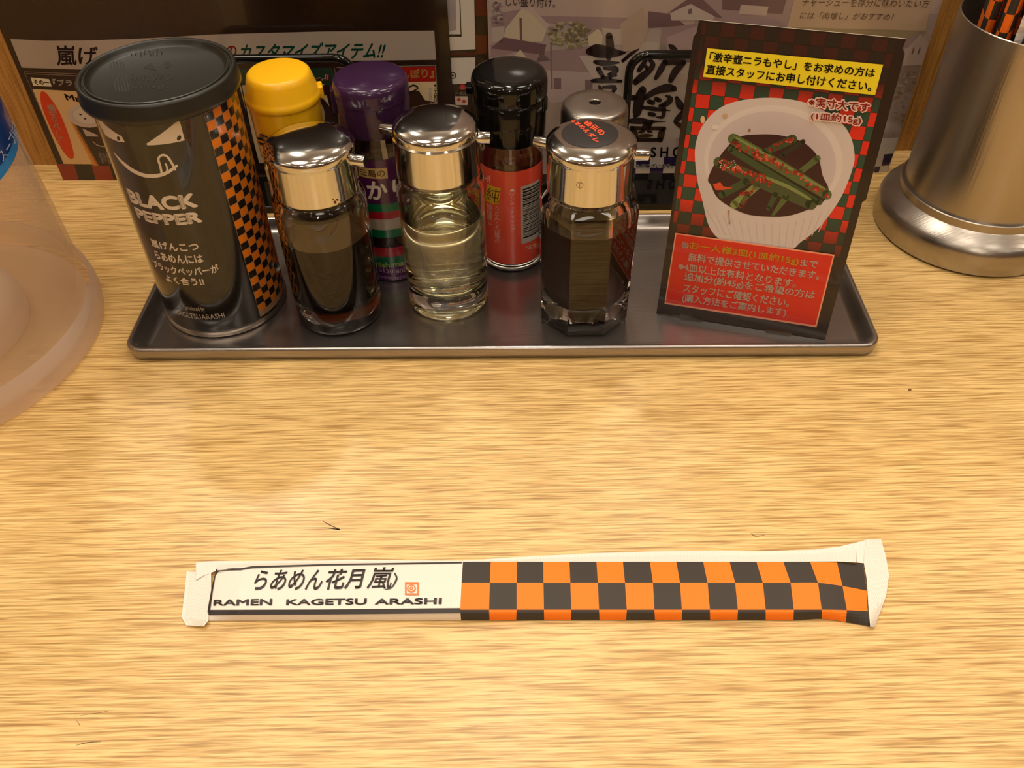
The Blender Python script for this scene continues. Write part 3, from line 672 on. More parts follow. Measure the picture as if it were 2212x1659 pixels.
# sticker follows the domed top
class Dome(Plane):
    def at(s, a, b, h):
        q = s.o + s.u * a + s.v * b; r = math.hypot(q.x - BO[0], q.y - BO[1]); return Vector((q.x, q.y, dome(r, 0.0206, zc) + h))
dm = Dome((0, 0, zc + 0.0042), (1, 0, 0), (0, 1, 0)); dm.n = z3
sx_, sy_ = BO[0] - 0.0008, BO[1] + 0.0012
p = Print(dm, mat('sticker_ink', (30, 30, 30), 0.35, attr=True)); n = 40; uv = [(sx_, sy_)]
for ring in range(1, 7):
    for i in range(n): uv.append((sx_ + 0.0128 * ring / 6 * math.cos(2 * PI * i / n), sy_ + 0.0128 * ring / 6 * math.sin(2 * PI * i / n)))
fc = [[0, 1 + i, 1 + (i + 1) % n] for i in range(n)]
for ring in range(5):
    for i in range(n): j = (i + 1) % n; fc.append([1 + ring * n + i, 1 + (ring + 1) * n + i, 1 + (ring + 1) * n + j, 1 + ring * n + j])
p.put(uv, fc, (40, 36, 34), 1)
stk = local(p.build('sticker', t), BO)
p = Print(dm, M_INK, base=0.0002); OJ = (250, 88, 48)
def cv(x, y): return (1180 + x / 7.213, 170 + y / 7.213)
p.text('らあめんダレ', [cv(420, 590), cv(870, 985), cv(760, 1010), cv(370, 640)], OJ, 1, 0.035)
p.text('秘伝の', [cv(640, 640), cv(935, 840), cv(860, 920), cv(570, 700)], OJ, 1, 0.035)
local(p.build('lettering', stk), (0, 0, 0))
co = Cyl(BO[0], BO[1], 0.0200); p = Print(co, mat('etching', (120, 96, 60), 0.4, 0.8, attr=True))
zz = co.px(1252, 400); 
for k in range(20):
    a0_ = 2 * PI * k / 20; a1_ = 2 * PI * (k + 1) / 20; R1, R2 = 0.0016, 0.00145
    p.poly([(zz[0] + R1 * math.cos(a0_), zz[1] + R1 * math.sin(a0_)), (zz[0] + R1 * math.cos(a1_), zz[1] + R1 * math.sin(a1_)), (zz[0] + R2 * math.cos(a1_), zz[1] + R2 * math.sin(a1_)), (zz[0] + R2 * math.cos(a0_), zz[1] + R2 * math.sin(a0_))], (130, 106, 70), 0, raw=True)
p.text('T', [(zz[0] - 0.0007, zz[1] + 0.0009), (zz[0] + 0.0007, zz[1] + 0.0009), (zz[0] + 0.0007, zz[1] - 0.0009), (zz[0] - 0.0007, zz[1] - 0.0009)], (130, 106, 70), 0, 0, raw=True)
local(p.build('maker_mark', t), BO)

# ------------------------------------------------------------------ spice bottles of the back row
def spice_body(t_, base, R, ztop, content, ccol, fill):
    cx, cy_, _ = base; g = 0.0012
    prof = [(0, ZT), (R - 0.002, ZT), (R - 0.0004, ZT + 0.0008), (R, ZT + 0.003), (R, ztop - 0.012), (R - 0.0006, ztop - 0.009), (R - 0.0022, ztop - 0.005), (R - 0.0026, ztop), (R - 0.004, ztop), (R - 0.004, ztop - 0.006), (R - g, ztop - 0.013), (R - g, 0.006), (R - 0.003, 0.0042), (0, 0.004)]
    mb_ = MB(); lathe(mb_, prof, M_GLASS, cx, cy_, 0, 72); local(mb_.build('glass_body', t_, angle=60), base)
    mb_ = MB(); lathe(mb_, [(0, 0.0042), (R - 0.003, 0.0044), (R - g - 0.0002, 0.0062), (R - g - 0.0002, fill), (0, fill + 0.001)], mat(content, ccol, 0.9, bump=((1500, 1500, 1500), 0.6)), cx, cy_, 0, 48)
    local(mb_.build('contents', t_), base)
def hinge(t_, base, ang, r, z, m_, w_=0.005, h=0.004, d=0.0022):
    cx, cy_, _ = base
    def fn(v):
        return Vector((cx + math.cos(ang) * v.x - math.sin(ang) * v.y, cy_ + math.sin(ang) * v.x + math.cos(ang) * v.y, v.z))
    mb_ = MB(); box(mb_, r - 0.001, r + d, -w_ / 2, w_ / 2, z - h / 2, z + h / 2, m_, fn=fn); bevel(local(mb_.build('hinge', t_, smooth=False), base), 0.0006)

BY = (-0.1090, 0.4080, ZT)
t = thing('spice_bottle', 'spice bottle with a bright yellow tapered cap, behind the pepper can', 'bottle', BY)
M_YEL = mat('yellow_plastic', (255, 192, 26), 0.30)
spice_body(t, BY, 0.0166, 0.076, 'chili_powder', (150, 66, 22), 0.062)
mb = MB(); lathe(mb, [(0.0150, 0.0700), (0.0166, 0.0700), (0.0168, 0.0706), (0.0174, 0.0955), (0.0176, 0.0975), (0.0176, 0.0985)], M_YEL, BY[0], BY[1], 0, 96)
local(mb.build('cap_collar', t), BY)
mb = MB(); lathe(mb, [(0.0172, 0.0984), (0.0182, 0.0984), (0.0184, 0.0990), (0.0184, 0.1008), (0.0179, 0.1016), (0.0174, 0.1030), (0.0158, 0.1090), (0.0151, 0.1112), (0.0141, 0.1122), (0.0130, 0.1125), (0, 0.1127)], M_YEL, BY[0], BY[1], 0, 96)
local(mb.build('flip_cap', t), BY); hinge(t, BY, 0.25, 0.0180, 0.1000, M_YEL, 0.007, 0.006, 0.0016)
cyl = Cyl(BY[0], BY[1], 0.0166); p = Print(cyl, M_INKG); p.poly([(-0.05, 0.010), (0.05, 0.010), (0.05, 0.058), (-0.05, 0.058)], (196, 92, 24), 0, raw=True)
local(p.build('label', t), BY)

BP = (-0.0648, 0.4025, ZT)
t = thing('spice_bottle', 'clear seasoning bottle with purple cap and purple, green and red label', 'bottle', BP)
M_PUR = mat('purple_plastic', (58, 32, 62), 0.14)
spice_body(t, BP, 0.0170, 0.092, 'dried_shiso', (52, 24, 34), 0.040)
mb = MB(); lathe(mb, [(0.0150, 0.0868), (0.0176, 0.0868), (0.0178, 0.0874), (0.0178, 0.1020), (0.0181, 0.1024), (0.0181, 0.1080), (0.0178, 0.1096), (0.0170, 0.1110), (0.0155, 0.1118), (0, 0.1121)], M_PUR, BP[0], BP[1], 0, 96)
local(mb.build('cap', t), BP); hinge(t, BP, PI + 0.15, 0.0181, 0.1010, M_PUR, 0.006, 0.012, 0.0012)
cyl = Cyl(BP[0], BP[1], 0.0170)
def zat(y, x=835): return cyl.px(x, y)[1]
p = Print(cyl, M_INKG)
for ya, yb, c in ((344, 441, (74, 26, 74)), (441, 458, (12, 104, 66)), (458, 474, (160, 24, 42)), (474, 497, (168, 156, 144)), (497, 514, (12, 104, 66)), (536, 555, (160, 24, 42)), (555, 574, (18, 96, 64)), (574, 606, (84, 32, 84))):
    z1_, z0_ = zat(ya), max(zat(yb), 0.0022); p.poly([(-0.052, z0_), (0.052, z0_), (0.052, z1_), (-0.052, z1_)], c, 0, raw=True)
lab = local(p.build('label', t), BP)
p = Print(cyl, M_INKG, base=0.00012)
p.poly([(774, 358), (836, 362), (838, 385), (776, 379)], (190, 160, 104), 0)
p.text('三島の', [(776, 362), (831, 365), (832, 382), (778, 377)], (80, 54, 30), 1, 0.02)
p.text('ゆ', [(752, 388), (788, 390), (790, 430), (756, 426)], (214, 204, 190), 1, 0.03)
p.text('か', [(791, 389), (836, 390), (838, 430), (795, 430)], (214, 204, 190), 1, 0.03)
p.text('り', [(846, 388), (874, 384), (878, 424), (850, 426)], (214, 204, 190), 1, 0.03)
p.text('mishima', [(806, 561), (871, 561), (873, 572), (808, 574)], (150, 176, 96), 1, 0.03)
p.text('0120-808-', [(818, 577), (882, 577), (883, 585), (819, 586)], (186, 160, 186), 1, 0.0)
p.text('/www.mishima.', [(816, 589), (890, 587), (891, 596), (818, 599)], (170, 140, 170), 1, 0.0)
local(p.build('lettering', lab), (0, 0, 0))

BR = (0.0016, 0.4078, ZT)
t = thing('spice_bottle', 'spice bottle with glossy black flip cap and red label with a barcode', 'bottle', BR)
spice_body(t, BR, 0.0168, 0.083, 'red_pepper_powder', (120, 58, 34), 0.052)
mb = MB(); lathe(mb, [(0.0150, 0.0778), (0.0178, 0.0778), (0.0180, 0.0784), (0.0181, 0.0985), (0.0179, 0.0988), (0.0180, 0.0992), (0.0186, 0.1000), (0.0186, 0.1060), (0.0183, 0.1078), (0.0175, 0.1092), (0.0160, 0.1101), (0.0130, 0.1104), (0, 0.1105)], M_BLKGL, BR[0], BR[1], 0, 96)
local(mb.build('cap', t), BR); hinge(t, BR, PI - 0.05, 0.0186, 0.1012, M_BLKGL, 0.007, 0.0036, 0.0026); hinge(t, BR, -0.35, 0.0182, 0.0955, M_BLKGL, 0.005, 0.007, 0.0008)
cyl = Cyl(BR[0], BR[1], 0.0168); p = Print(cyl, M_INKG)
z1_ = cyl.px(1108, 371)[1]; z0_ = cyl.px(1108, 571)[1]
p.poly([(-0.052, z0_), (0.052, z0_), (0.052, z1_), (-0.052, z1_)], (226, 78, 56), 0, raw=True)
lab = local(p.build('label', t), BR)
p = Print(cyl, M_INKG, base=0.00012)
p.poly([(1053, 397), (1082, 406), (1077, 442), (1048, 433)], (214, 168, 30), 0)
p.text('純', [(1054, 402), (1081, 409), (1077, 438), (1050, 431)], (90, 60, 20), 1, 0.0)
p.text('HI', [(1044, 377), (1058, 379), (1059, 394), (1045, 391)], (226, 190, 170), 1, 0.0)
p.text('うどん・そば等の', [(1067, 446), (1080, 446), (1081, 524), (1069, 524)], (226, 190, 170), 1, 0.0, vertical=True)
p.text('麺料理に', [(1051, 438), (1062, 441), (1064, 486), (1054, 484)], (226, 190, 170), 1, 0.0, vertical=True)
p.poly([(1107, 407), (1114, 413), (1100, 413)], (230, 210, 196), 1)
p.text('ワンタッチキャップ', [(1101, 416), (1112, 416), (1112, 500), (1103, 500)], (228, 200, 186), 1, 0.0, vertical=True)
p.text('NET', [(1135, 531), (1156, 527), (1156, 536), (1136, 539)], (214, 176, 160), 1, 0.0)
a = cyl.px(1125, 403); b = cyl.px(1127, 527); sR = a[0] + 0.0125
p.poly([(a[0], a[1]), (sR, a[1]), (sR, b[1]), (a[0], b[1])], (184, 176, 168), 1, raw=True)
zz = a[1] - 0.0016; rs = random.Random(11)
while zz > b[1] + 0.0042:
    h_ = rs.choice((0.0003, 0.0004, 0.0006, 0.0009)); p.poly([(a[0] + 0.001, zz), (sR, zz), (sR, zz - h_), (a[0] + 0.001, zz - h_)], (30, 24, 26), 2, raw=True); zz -= h_ + rs.choice((0.0003, 0.0005, 0.0007))
local(p.build('lettering', lab), (0, 0, 0))

BK_ = (0.0436, 0.4070, ZT)
t = thing('shaker', 'plain steel shaker with one round hole in its top, behind the eight-sided bottle', 'shaker', BK_)
mb = MB(); lathe(mb, [(0.0168, 0.060), (0.0168, 0.0885), (0.0165, 0.0908), (0.0158, 0.0922), (0.0146, 0.0930), (0.010, 0.0934), (0.0030, 0.0935), (0.0027, 0.0932), (0.0026, 0.0926), (0.0026, 0.0905)], M_STEEL, BK_[0], BK_[1], 0, 72)
local(mb.build('cap', t), BK_)
mb = MB(); lathe(mb, [(0, 0.0902), (0.0027, 0.0902)], M_BLKPL, BK_[0], BK_[1], 0, 24); local(mb.build('hole', t), BK_)  # black disc stands in for the shade inside the hole
mb = MB(); lathe(mb, [(0, ZT), (0.0150, ZT), (0.0162, ZT + 0.001), (0.0163, 0.062), (0.0150, 0.066), (0.0138, 0.066), (0.0138, 0.005), (0, 0.005)], M_GLASS, BK_[0], BK_[1], 0, 72); local(mb.build('glass_body', t), BK_)
mb = MB(); lathe(mb, [(0, 0.0052), (0.0136, 0.0052), (0.0136, 0.045), (0, 0.046)], mat('white_pepper', (176, 160, 130), 0.9), BK_[0], BK_[1], 0, 40); local(mb.build('contents', t), BK_)

# ------------------------------------------------------------------ folded card on the tray
cyaw, ctilt = math.radians(-15.84), math.radians(11.53)
cu_ = Vector((math.cos(cyaw), math.sin(cyaw), 0)); cn_ = Vector((-math.sin(cyaw), math.cos(cyaw), 0)); cv_ = z3 * math.cos(ctilt) + cn_ * math.sin(ctilt)
CO = Vector((0.0762, 0.3542, ZT + 0.0001)); CP = Plane(CO, cu_, cv_)
t = thing('table_card', 'folded black advertising card with a dish of seasoned chives, right end of the tray', 'card', CO)
BC = tuple(CO)
Wc, Hc = 0.0852, 0.1444
out = [(0, 0), (0.012, 0.0005), (0.0125, 0.0018), (0.023, 0.0012), (0.0245, 0.0), (0.055, 0.0), (0.056, 0.0016), (0.068, 0.0014), (0.069, 0.0), (Wc, 0), (Wc, Hc * 0.505), (Wc + 0.0013, Hc * 0.515), (Wc + 0.0010, Hc * 0.96), (Wc - 0.0004, Hc * 0.972), (Wc, Hc), (0, Hc), (-0.0003, Hc * 0.965), (-0.0014, Hc * 0.95), (-0.0012, Hc * 0.515), (0, Hc * 0.50)]
def slab(mb_, outl, P_, h0, h1, m_, me_):
    k = len(outl); vs_ = [P_.at(a, b, h1) for a, b in outl] + [P_.at(a, b, h0) for a, b in outl]
    mb_.add(vs_, [list(range(k)), [k + i for i in range(k)][::-1]], m_)
    mb_.add(vs_, [[i, k + i, k + (i + 1) % k, (i + 1) % k] for i in range(k)], me_)
M_CARD = mat('card_black', (42, 28, 20), 0.3, coat=0.3); M_CEDGE = mat('card_edge', (222, 206, 180), 0.7)
mb = MB(); slab(mb, out, CP, -0.0006, 0.0, M_CARD, M_CEDGE); local(mb.build('front_panel', t, smooth=False), BC)
# back panel meets the front at the top fold and leans the other way
Ztop = Hc * math.cos(ctilt); back_o = CO + cn_ * (2 * Hc * math.sin(ctilt)); bvec = z3 * math.cos(ctilt) - cn_ * math.sin(ctilt)
BPn = Plane(back_o, cu_, bvec)
mb = MB(); slab(mb, [(0.001, 0), (Wc - 0.001, 0), (Wc - 0.001, Hc - 0.001), (0.001, Hc - 0.001)], BPn, -0.0003, 0.0003, M_CEDGE, M_CEDGE); local(mb.build('back_panel', t, smooth=False), BC)
p = Print(CP, mat('card_print', (200, 190, 180), 0.33, attr=True, coat=0.25))
# faded checkered ground
cell = 0.00625; u0 = CP.px(1506.3, 192)[0]; v0 = CP.px(1502.5, 202)[1]
nc = int((Wc) / cell) + 3
def fade(v): 
    y = v / Hc
    if y > 0.87: return max(0.0, 0.12)
    if y > 0.78: return 0.12 + (0.87 - y) / 0.09 * 0.88
    if y > 0.44: return 1.0
    return max(0.04, 1 - (0.44 - y) / 0.16)
for i in range(-2, nc):
    for j in range(-20, 9):
        a = u0 + i * cell; b = v0 + j * cell; aa, ab = max(a, 0.0014), min(a + cell, Wc - 0.0035); ba, bb_ = max(b, 0.0005), min(b + cell, Hc - 0.0006)
        if ab - aa < 0.0002 or bb_ - ba < 0.0002 or fade(b + cell / 2) <= 0.05: continue
        c = (214, 46, 28) if (i + j) % 2 else (46, 72, 54)
        cols = [tuple(DKc * (1 - f) + cc * f for DKc, cc in zip((42, 28, 20), c)) for f in (fade(ba), fade(ba), fade(bb_), fade(bb_))]
        g = 0.0001; p.poly([(aa + g, ba + g), (ab - g, ba + g), (ab - g, bb_ - g), (aa + g, bb_ - g)], cols, 0, raw=True)
# the dish
p.poly([(1501, 334), (1506, 298), (1521.5, 265.5), (1552, 235), (1592, 218.6), (1653, 211), (1716.5, 216), (1767, 232.5), (1815, 263), (1838, 296), (1846, 334), (1843, 359), (1830, 397), (1810, 437.6), (1771, 489.5), (1730, 522.5), (1701, 540), (1610, 528), (1561.5, 521), (1532, 489.5), (1517.5, 434), (1506.5, 390)], (204, 190, 184), 2, smooth=4)
for k in range(16):
    x = 1528 + k * 17.5; y0_ = 448 + 36 * math.sin(PI * (k + 1) / 17); p.stroke([(x, y0_, 2), (x + (1665 - x) * 0.18, y0_ + 44 + 12 * math.sin(PI * k / 16), 2)], (192, 178, 174), 3)
p.ell(1671, 347, 150, 120, (186, 172, 174), 3, 0.06, n=48, col2=(212, 200, 192))
p.ell(1668, 352, 138, 112, (168, 152, 158), 4, 0.06, n=48, col2=(196, 182, 180))
p.poly([(1530, 384), (1552, 341), (1592, 298), (1640, 290), (1691, 293), (1737, 308.5), (1767, 339), (1777, 379), (1790, 410), (1775, 437.6), (1712, 464), (1657, 467.5), (1605.6, 460), (1554, 431), (1536, 400)], (56, 26, 26), 5, smooth=4)
G1, G2, G3, RD, RL = (86, 98, 54), (60, 76, 44), (124, 134, 76), (150, 40, 26), (206, 86, 62)
for st, c in (([(1650, 330, 14), (1712, 300, 20)], G2), ([(1690, 335, 12), (1735, 305, 10)], (48, 46, 32)), ([(1728, 372, 12), (1766, 342, 14)], G1), ([(1600, 445, 10), (1616, 420, 12)], (110, 44, 32)), ([(1560, 420, 16), (1612, 392, 16)], G2),
              ([(1586, 442, 18), (1634, 402, 16)], G3), ([(1660, 450, 10), (1675, 420, 12)], G2), ([(1668, 466, 6), (1698, 425, 14)], G1), ([(1578, 322, 14), (1680, 385, 16), (1770, 436, 14)], G2),
              ([(1584, 300, 24), (1690, 362, 26), (1786, 420, 22)], G1), ([(1552, 350, 22), (1640, 390, 28), (1752, 440, 26)], (70, 78, 46))):
    p.stroke([(*q[:2], q[2]) for q in st], c, 6)
p.stroke([(1588, 296, 5), (1690, 354, 6), (1780, 408, 5)], G3, 7); p.stroke([(1640, 378, 6), (1700, 402, 8), (1750, 430, 6)], G3, 7)
p.stroke([(1578, 312, 3), (1680, 374, 3), (1768, 428, 3)], (36, 34, 22), 8)
rs = random.Random(5)
for (xa, ya, xb, yb, n_, sp) in ((1580, 306, 1730, 378, 60, 7), (1553, 352, 1670, 396, 60, 9), (1745, 395, 1788, 425, 14, 7), (1655, 322, 1715, 300, 14, 6), (1600, 420, 1632, 408, 10, 5)):
    for k in range(n_):
        f = rs.random(); x = xa + (xb - xa) * f + rs.gauss(0, sp * .5); y = ya + (yb - ya) * f + rs.gauss(0, sp * .6)
        p.ell(x, y, rs.uniform(2, 5.5), rs.uniform(1.6, 4), rs.choice((RD, RD, (170, 54, 34), RL, (120, 30, 22))), 9 + k % 5, rs.uniform(0, 3), n=7)
for k in range(26):
    p.ell(rs.uniform(1555, 1590), rs.uniform(345, 362), rs.uniform(.8, 2), rs.uniform(.6, 1.4), (214, 190, 170), 15, n=6)
p.poly([(1540, 398), (1556, 393), (1562, 402), (1584, 406), (1560, 410), (1546, 410)], (214, 76, 40), 8)
p.ell(1518, 258, 5, 8, (222, 176, 130), 3); p.ell(1545, 274, 7, 6, (216, 206, 198), 9); p.ell(1566, 250, 6, 5, (190, 160, 120), 9, n=8); p.ell(1619, 281, 3, 4, (140, 104, 80), 9, n=8)
p.stroke([(1574, 455, 4), (1575, 470, 2), (1576, 482, 4)], (170, 140, 110), 9)
local(p.build('printed_picture', t), BC)
p = Print(CP, mat('card_print', attr=True), base=0.0006)
p.poly([(1528, 103.4), (1907.6, 139), (1890, 204.7), (1519, 165.4)], (236, 214, 40), 0)
local(p.build('yellow_sticker', t), BC)
p = Print(CP, mat('card_print', attr=True), base=0.0006)
p.poly([(1459, 502), (1803, 549), (1763.5, 706), (1435.5, 655)], (232, 150, 116), 0); p.poly([(1461.5, 505), (1799, 552), (1761, 701.5), (1438.5, 652)], (206, 40, 22), 1)
local(p.build('red_box', t), BC)
p = Print(CP, mat('card_print', attr=True), base=0.0008)
BKt, WT, YT = (44, 34, 20), (238, 226, 206), (246, 206, 60)
p.text('「激辛壺ニラもやし」をお求めの方は', [(1535, 111), (1892, 147), (1888, 167), (1531, 132)], BKt, 0, 0.022)
p.text('直接スタッフにお申し付けください。', [(1528, 138), (1885, 175), (1881, 197), (1524, 159)], BKt, 0, 0.022)
for b_, c, ly in ((0.15, (240, 214, 200), 0), (0.018, (204, 48, 34), 1)):
    e_ = 3.2 if ly == 0 else 0
    p.text('※実寸大です', [(1748 - e_, 208 - e_), (1880 + e_, 222 - e_), (1876 + e_, 242 + e_), (1746 - e_, 229 + e_)], c, ly, b_)
    p.text('(1皿約15g)', [(1753 - e_, 240 - e_), (1861 + e_, 250 - e_), (1859 + e_, 270 + e_), (1751 - e_, 259 + e_)], c, ly, b_)
for s_, q, c in (('※', [(1473, 520), (1489, 522), (1488, 536), (1472, 534)], WT), ('お一人様3皿(1皿約15g)', [(1491, 519), (1727, 554), (1724, 573), (1489, 538)], YT), ('まで', [(1731, 558), (1768, 562), (1765, 578), (1728, 573)], WT),
                 ('無料で提供させていただきます。', [(1489, 544), (1772, 585), (1768, 603), (1486, 562)], WT), ('※4皿以上は有料となります。', [(1467, 564), (1722, 602), (1718, 620), (1465, 582)], WT),
                 ('追加分(約45g)をご希望の方は', [(1480, 586), (1762, 627), (1758, 647), (1477, 606)], WT), ('スタッフにご確認ください。', [(1478, 610), (1707, 643), (1703, 662), (1475, 629)], WT), ('(購入方法をご案内します)', [(1475, 632), (1700, 665), (1696, 684), (1473, 652)], WT)):
    p.text(s_, q, c, 4, 0.004 if s_ == '※' else 0.016)
local(p.build('lettering', t), BC)

# ------------------------------------------------------------------ steel holder and its chopstick packets
HX, HY = 0.267, 0.431
t = thing('utensil_holder', 'tall brushed steel utensil holder with a wide flanged foot, far right', 'holder', (HX, HY, 0))
BH = (HX, HY, 0)
mb = MB(); lathe(mb, [(0, 0.0004), (0.0505, 0.0004), (0.0517, 0.0014), (0.0519, 0.006), (0.0517, 0.0125), (0.0508, 0.0150), (0.0492, 0.0172), (0.0468, 0.0194), (0.0445, 0.0212), (0.0432, 0.0222), (0.0428, 0.0226), (0.0428, 0.0270), (0.0424, 0.0274), (0.0400, 0.0274), (0, 0.0274)], M_STEEL, HX, HY, 0, 128)
local(mb.build('foot', t, angle=30), BH)
mb = MB(); lathe(mb, [(0.0410, 0.0268), (0.0414, 0.1200), (0.0414, 0.1211), (0.0409, 0.1214), (0.0404, 0.1211), (0.0403, 0.1190), (0.0400, 0.0276)], M_STEEL, HX, HY, 0, 128)
local(mb.build('cup', t), BH)

def packet(label, bx, by, bz, lean, yaw, L=0.19, wd=0.021, th=0.0052, cellh=0.0072, phase=0, show='check'):
    # stands upright: a flat paper tube, checkered over its lower part, pale crimped seam along one edge
    t_ = thing('chopstick_packet', label, 'chopsticks', (bx, by, bz), 'paper chopstick packets standing in the steel holder')
    t_.rotation_euler = (lean[1], lean[0], yaw)
    n_ = 20; rows = int(L / cellh); mb_ = MB(); prof = []
    for i in range(n_):
        a = 2 * PI * i / n_; c, s_ = math.cos(a), math.sin(a)
        prof.append((math.copysign(abs(c) ** 0.55, c) * wd / 2, math.copysign(abs(s_) ** 0.7, s_) * th / 2))
    for r in range(rows):
        for i in range(n_):
            j = (i + 1) % n_; k = (i // 3 if i < 18 else 5)
            c = rgb(250, 116, 18) if (r + k + phase) % 2 else rgb(54, 48, 40)
            z0_, z1_ = r * cellh, (r + 1) * cellh
            mb_.add([(prof[i][0], prof[i][1], z0_), (prof[j][0], prof[j][1], z0_), (prof[j][0], prof[j][1], z1_), (prof[i][0], prof[i][1], z1_)], [(0, 1, 2, 3)], M_PACK, c)
    mb_.add([(x, y, rows * cellh) for x, y in prof] + [(x, y, 0) for x, y in prof], [list(range(n_)), list(range(n_, 2 * n_))[::-1]], M_PACK, rgb(230, 222, 208))
    mb_.build('paper_sleeve', t_, angle=80)
    mb_ = MB(); k = 60
    vs_ = []; fs_ = []
    for i in range(k + 1):
        z_ = L * i / k; o_ = 0.00018 * (1 if i % 2 else -1)
        vs_ += [(wd / 2 - 0.0004, o_, z_), (wd / 2 + 0.0050, o_, z_)]
    for i in range(k): fs_.append([2 * i, 2 * i + 1, 2 * i + 3, 2 * i + 2])
    mb_.add(vs_, fs_, M_WHITEPAPER); mb_.build('crimped_seam', t_, smooth=False)
    return t_
M_PACK = mat('packet_paper', (200, 200, 200), 0.6, attr=True)
specs = [('leftmost packet in the steel holder, turned almost edge on', -0.0285, 0.002, -0.004, 0.0, 1.25, 0), ('slanting checkered packet left of the white crimped seam in the holder', -0.0250, -0.0105, 0.0, -0.035, 0.95, 1),
         ('packet in the holder showing its white crimped seam to the front', -0.0135, -0.0205, 0.0, 0.0, 3.4, 0), ('narrow packet edge on, right of the white crimped seam in the holder', -0.0065, -0.0270, 0.02, 0.02, 1.5, 1),
         ('narrow packet edge on, nearest to the right edge of the photo', 0.0020, -0.0268, 0.03, 0.02, 1.65, 0), ('packet in the holder behind the edge-on ones', -0.0105, -0.0020, -0.02, 0.0, 0.2, 1)]
for lb, dx, dy, lx, ly, yw, ph in specs:
    packet(lb, HX + dx, HY + dy, 0.0285, (ly, lx), yw, phase=ph, wd=0.019, th=0.0066, cellh=0.0086)

# ------------------------------------------------------------------ water jug
JX, JY = -0.2995, 0.344
t = thing('water_jug', 'large cloudy plastic water jug with a blue label, at the left edge', 'jug', (JX, JY, 0))
BJ = (JX, JY, 0)
def jug_mat(name, tint, dif, k, rough):
    mt = D.materials.new(name); mt.use_nodes = True; nt = mt.node_tree; N = nt.nodes; L = nt.links; p_ = N['Principled BSDF']; out_ = N['Material Output']
    p_.inputs['Base Color'].default_value = rgb(*dif); p_.inputs['Roughness'].default_value = rough
    g = N.new('ShaderNodeBsdfTransparent'); g.inputs[0].default_value = rgb(*tint)
    tl = N.new('ShaderNodeBsdfTranslucent'); tl.inputs[0].default_value = rgb(*dif)
    lw = N.new('ShaderNodeLayerWeight'); lw.inputs[0].default_value = 0.35
    rp = N.new('ShaderNodeMapRange'); rp.inputs['To Min'].default_value = k; rp.inputs['To Max'].default_value = min(1, k + 0.35)
    m0 = N.new('ShaderNodeMixShader'); m0.inputs[0].default_value = 0.45; L.new(p_.outputs[0], m0.inputs[1]); L.new(tl.outputs[0], m0.inputs[2])
    m1 = N.new('ShaderNodeMixShader'); L.new(lw.outputs['Facing'], rp.inputs['Value']); L.new(rp.outputs[0], m1.inputs[0])
    L.new(g.outputs[0], m1.inputs[1]); L.new(m0.outputs[0], m1.inputs[2]); L.new(m1.outputs[0], out_.inputs[0]); return mt
M_JUG = jug_mat('cloudy_plastic', (254, 248, 238), (226, 214, 200), 0.12, 0.16)
mb = MB(); lathe(mb, [(0.0700, 0.003), (0.0835, 0.0006), (0.0855, 0.0012), (0.0864, 0.004), (0.0862, 0.010), (0.0852, 0.0150), (0.0832, 0.0185), (0.0822, 0.021), (0.0820, 0.030), (0.0811, 0.060), (0.0792, 0.10), (0.0763, 0.16), (0.0740, 0.21), (0.0758, 0.216), (0.0750, 0.218), (0.0722, 0.214), (0.0738, 0.16), (0.0772, 0.10), (0.0790, 0.06), (0.0800, 0.028), (0.0790, 0.022)], M_JUG, JX, JY, 0, 128)
local(mb.build('jug_body', t, angle=60), BJ)
M_JB = jug_mat('frosted_plastic', (250, 244, 240), (236, 228, 222), 0.42, 0.25)
mb = MB(); lathe(mb, [(0.0500, 0.006), (0.0496, 0.016), (0.0480, 0.0205), (0.0440, 0.0240), (0.030, 0.0265), (0, 0.0275)], jug_mat('milky_plastic', (250, 244, 242), (232, 224, 228), 0.80, 0.3), JX, JY, 0, 128)
local(mb.build('raised_bottom', t, angle=60), BJ)
mb = MB(); lathe(mb, [(0.0800, 0.0050), (0.0640, 0.0050), (0.0500, 0.0056)], jug_mat('floor_plastic', (250, 244, 236), (214, 196, 172), 0.50, 0.3), JX, JY, 0, 128); local(mb.build('jug_floor', t, angle=60), BJ)
mb = MB(); lathe(mb, [(0.0862, 0.0015), (0.0867, 0.0050), (0.0865, 0.0110), (0.0856, 0.0150), (0.0838, 0.0185)], M_JB, JX, JY, 0, 128); local(mb.build('foot_ring', t, angle=60), BJ)
tube_pts = []
mb = MB()
for k in range(25):
    a = -PI / 2 + PI * k / 24; tube_pts.append((JX - 0.078 - 0.035 * math.cos(a), JY, 0.12 + 0.06 * math.sin(a)))
tube(mb, tube_pts, 0.007, M_JB, 16); local(mb.build('handle', t), BJ)
class Cone(Cyl):
    def rr(s, z): return 0.0822 - (z - 0.02) * 0.0434
    def px(s, x, y):
        R0 = s.R
        for _ in range(8): a = Cyl.px(s, x, y); s.R = s.rr(a[1]) + 0.0004
        g = a[0] / s.R; s.R = R0; return (g * R0, a[1])
    def at(s, a, b, h):
        g = a / s.R; r = s.rr(b) + 0.0006 + h; return Vector((s.cx + r * math.sin(g), s.cy - r * math.cos(g), b))
cn = Cone(JX, JY, 0.08)
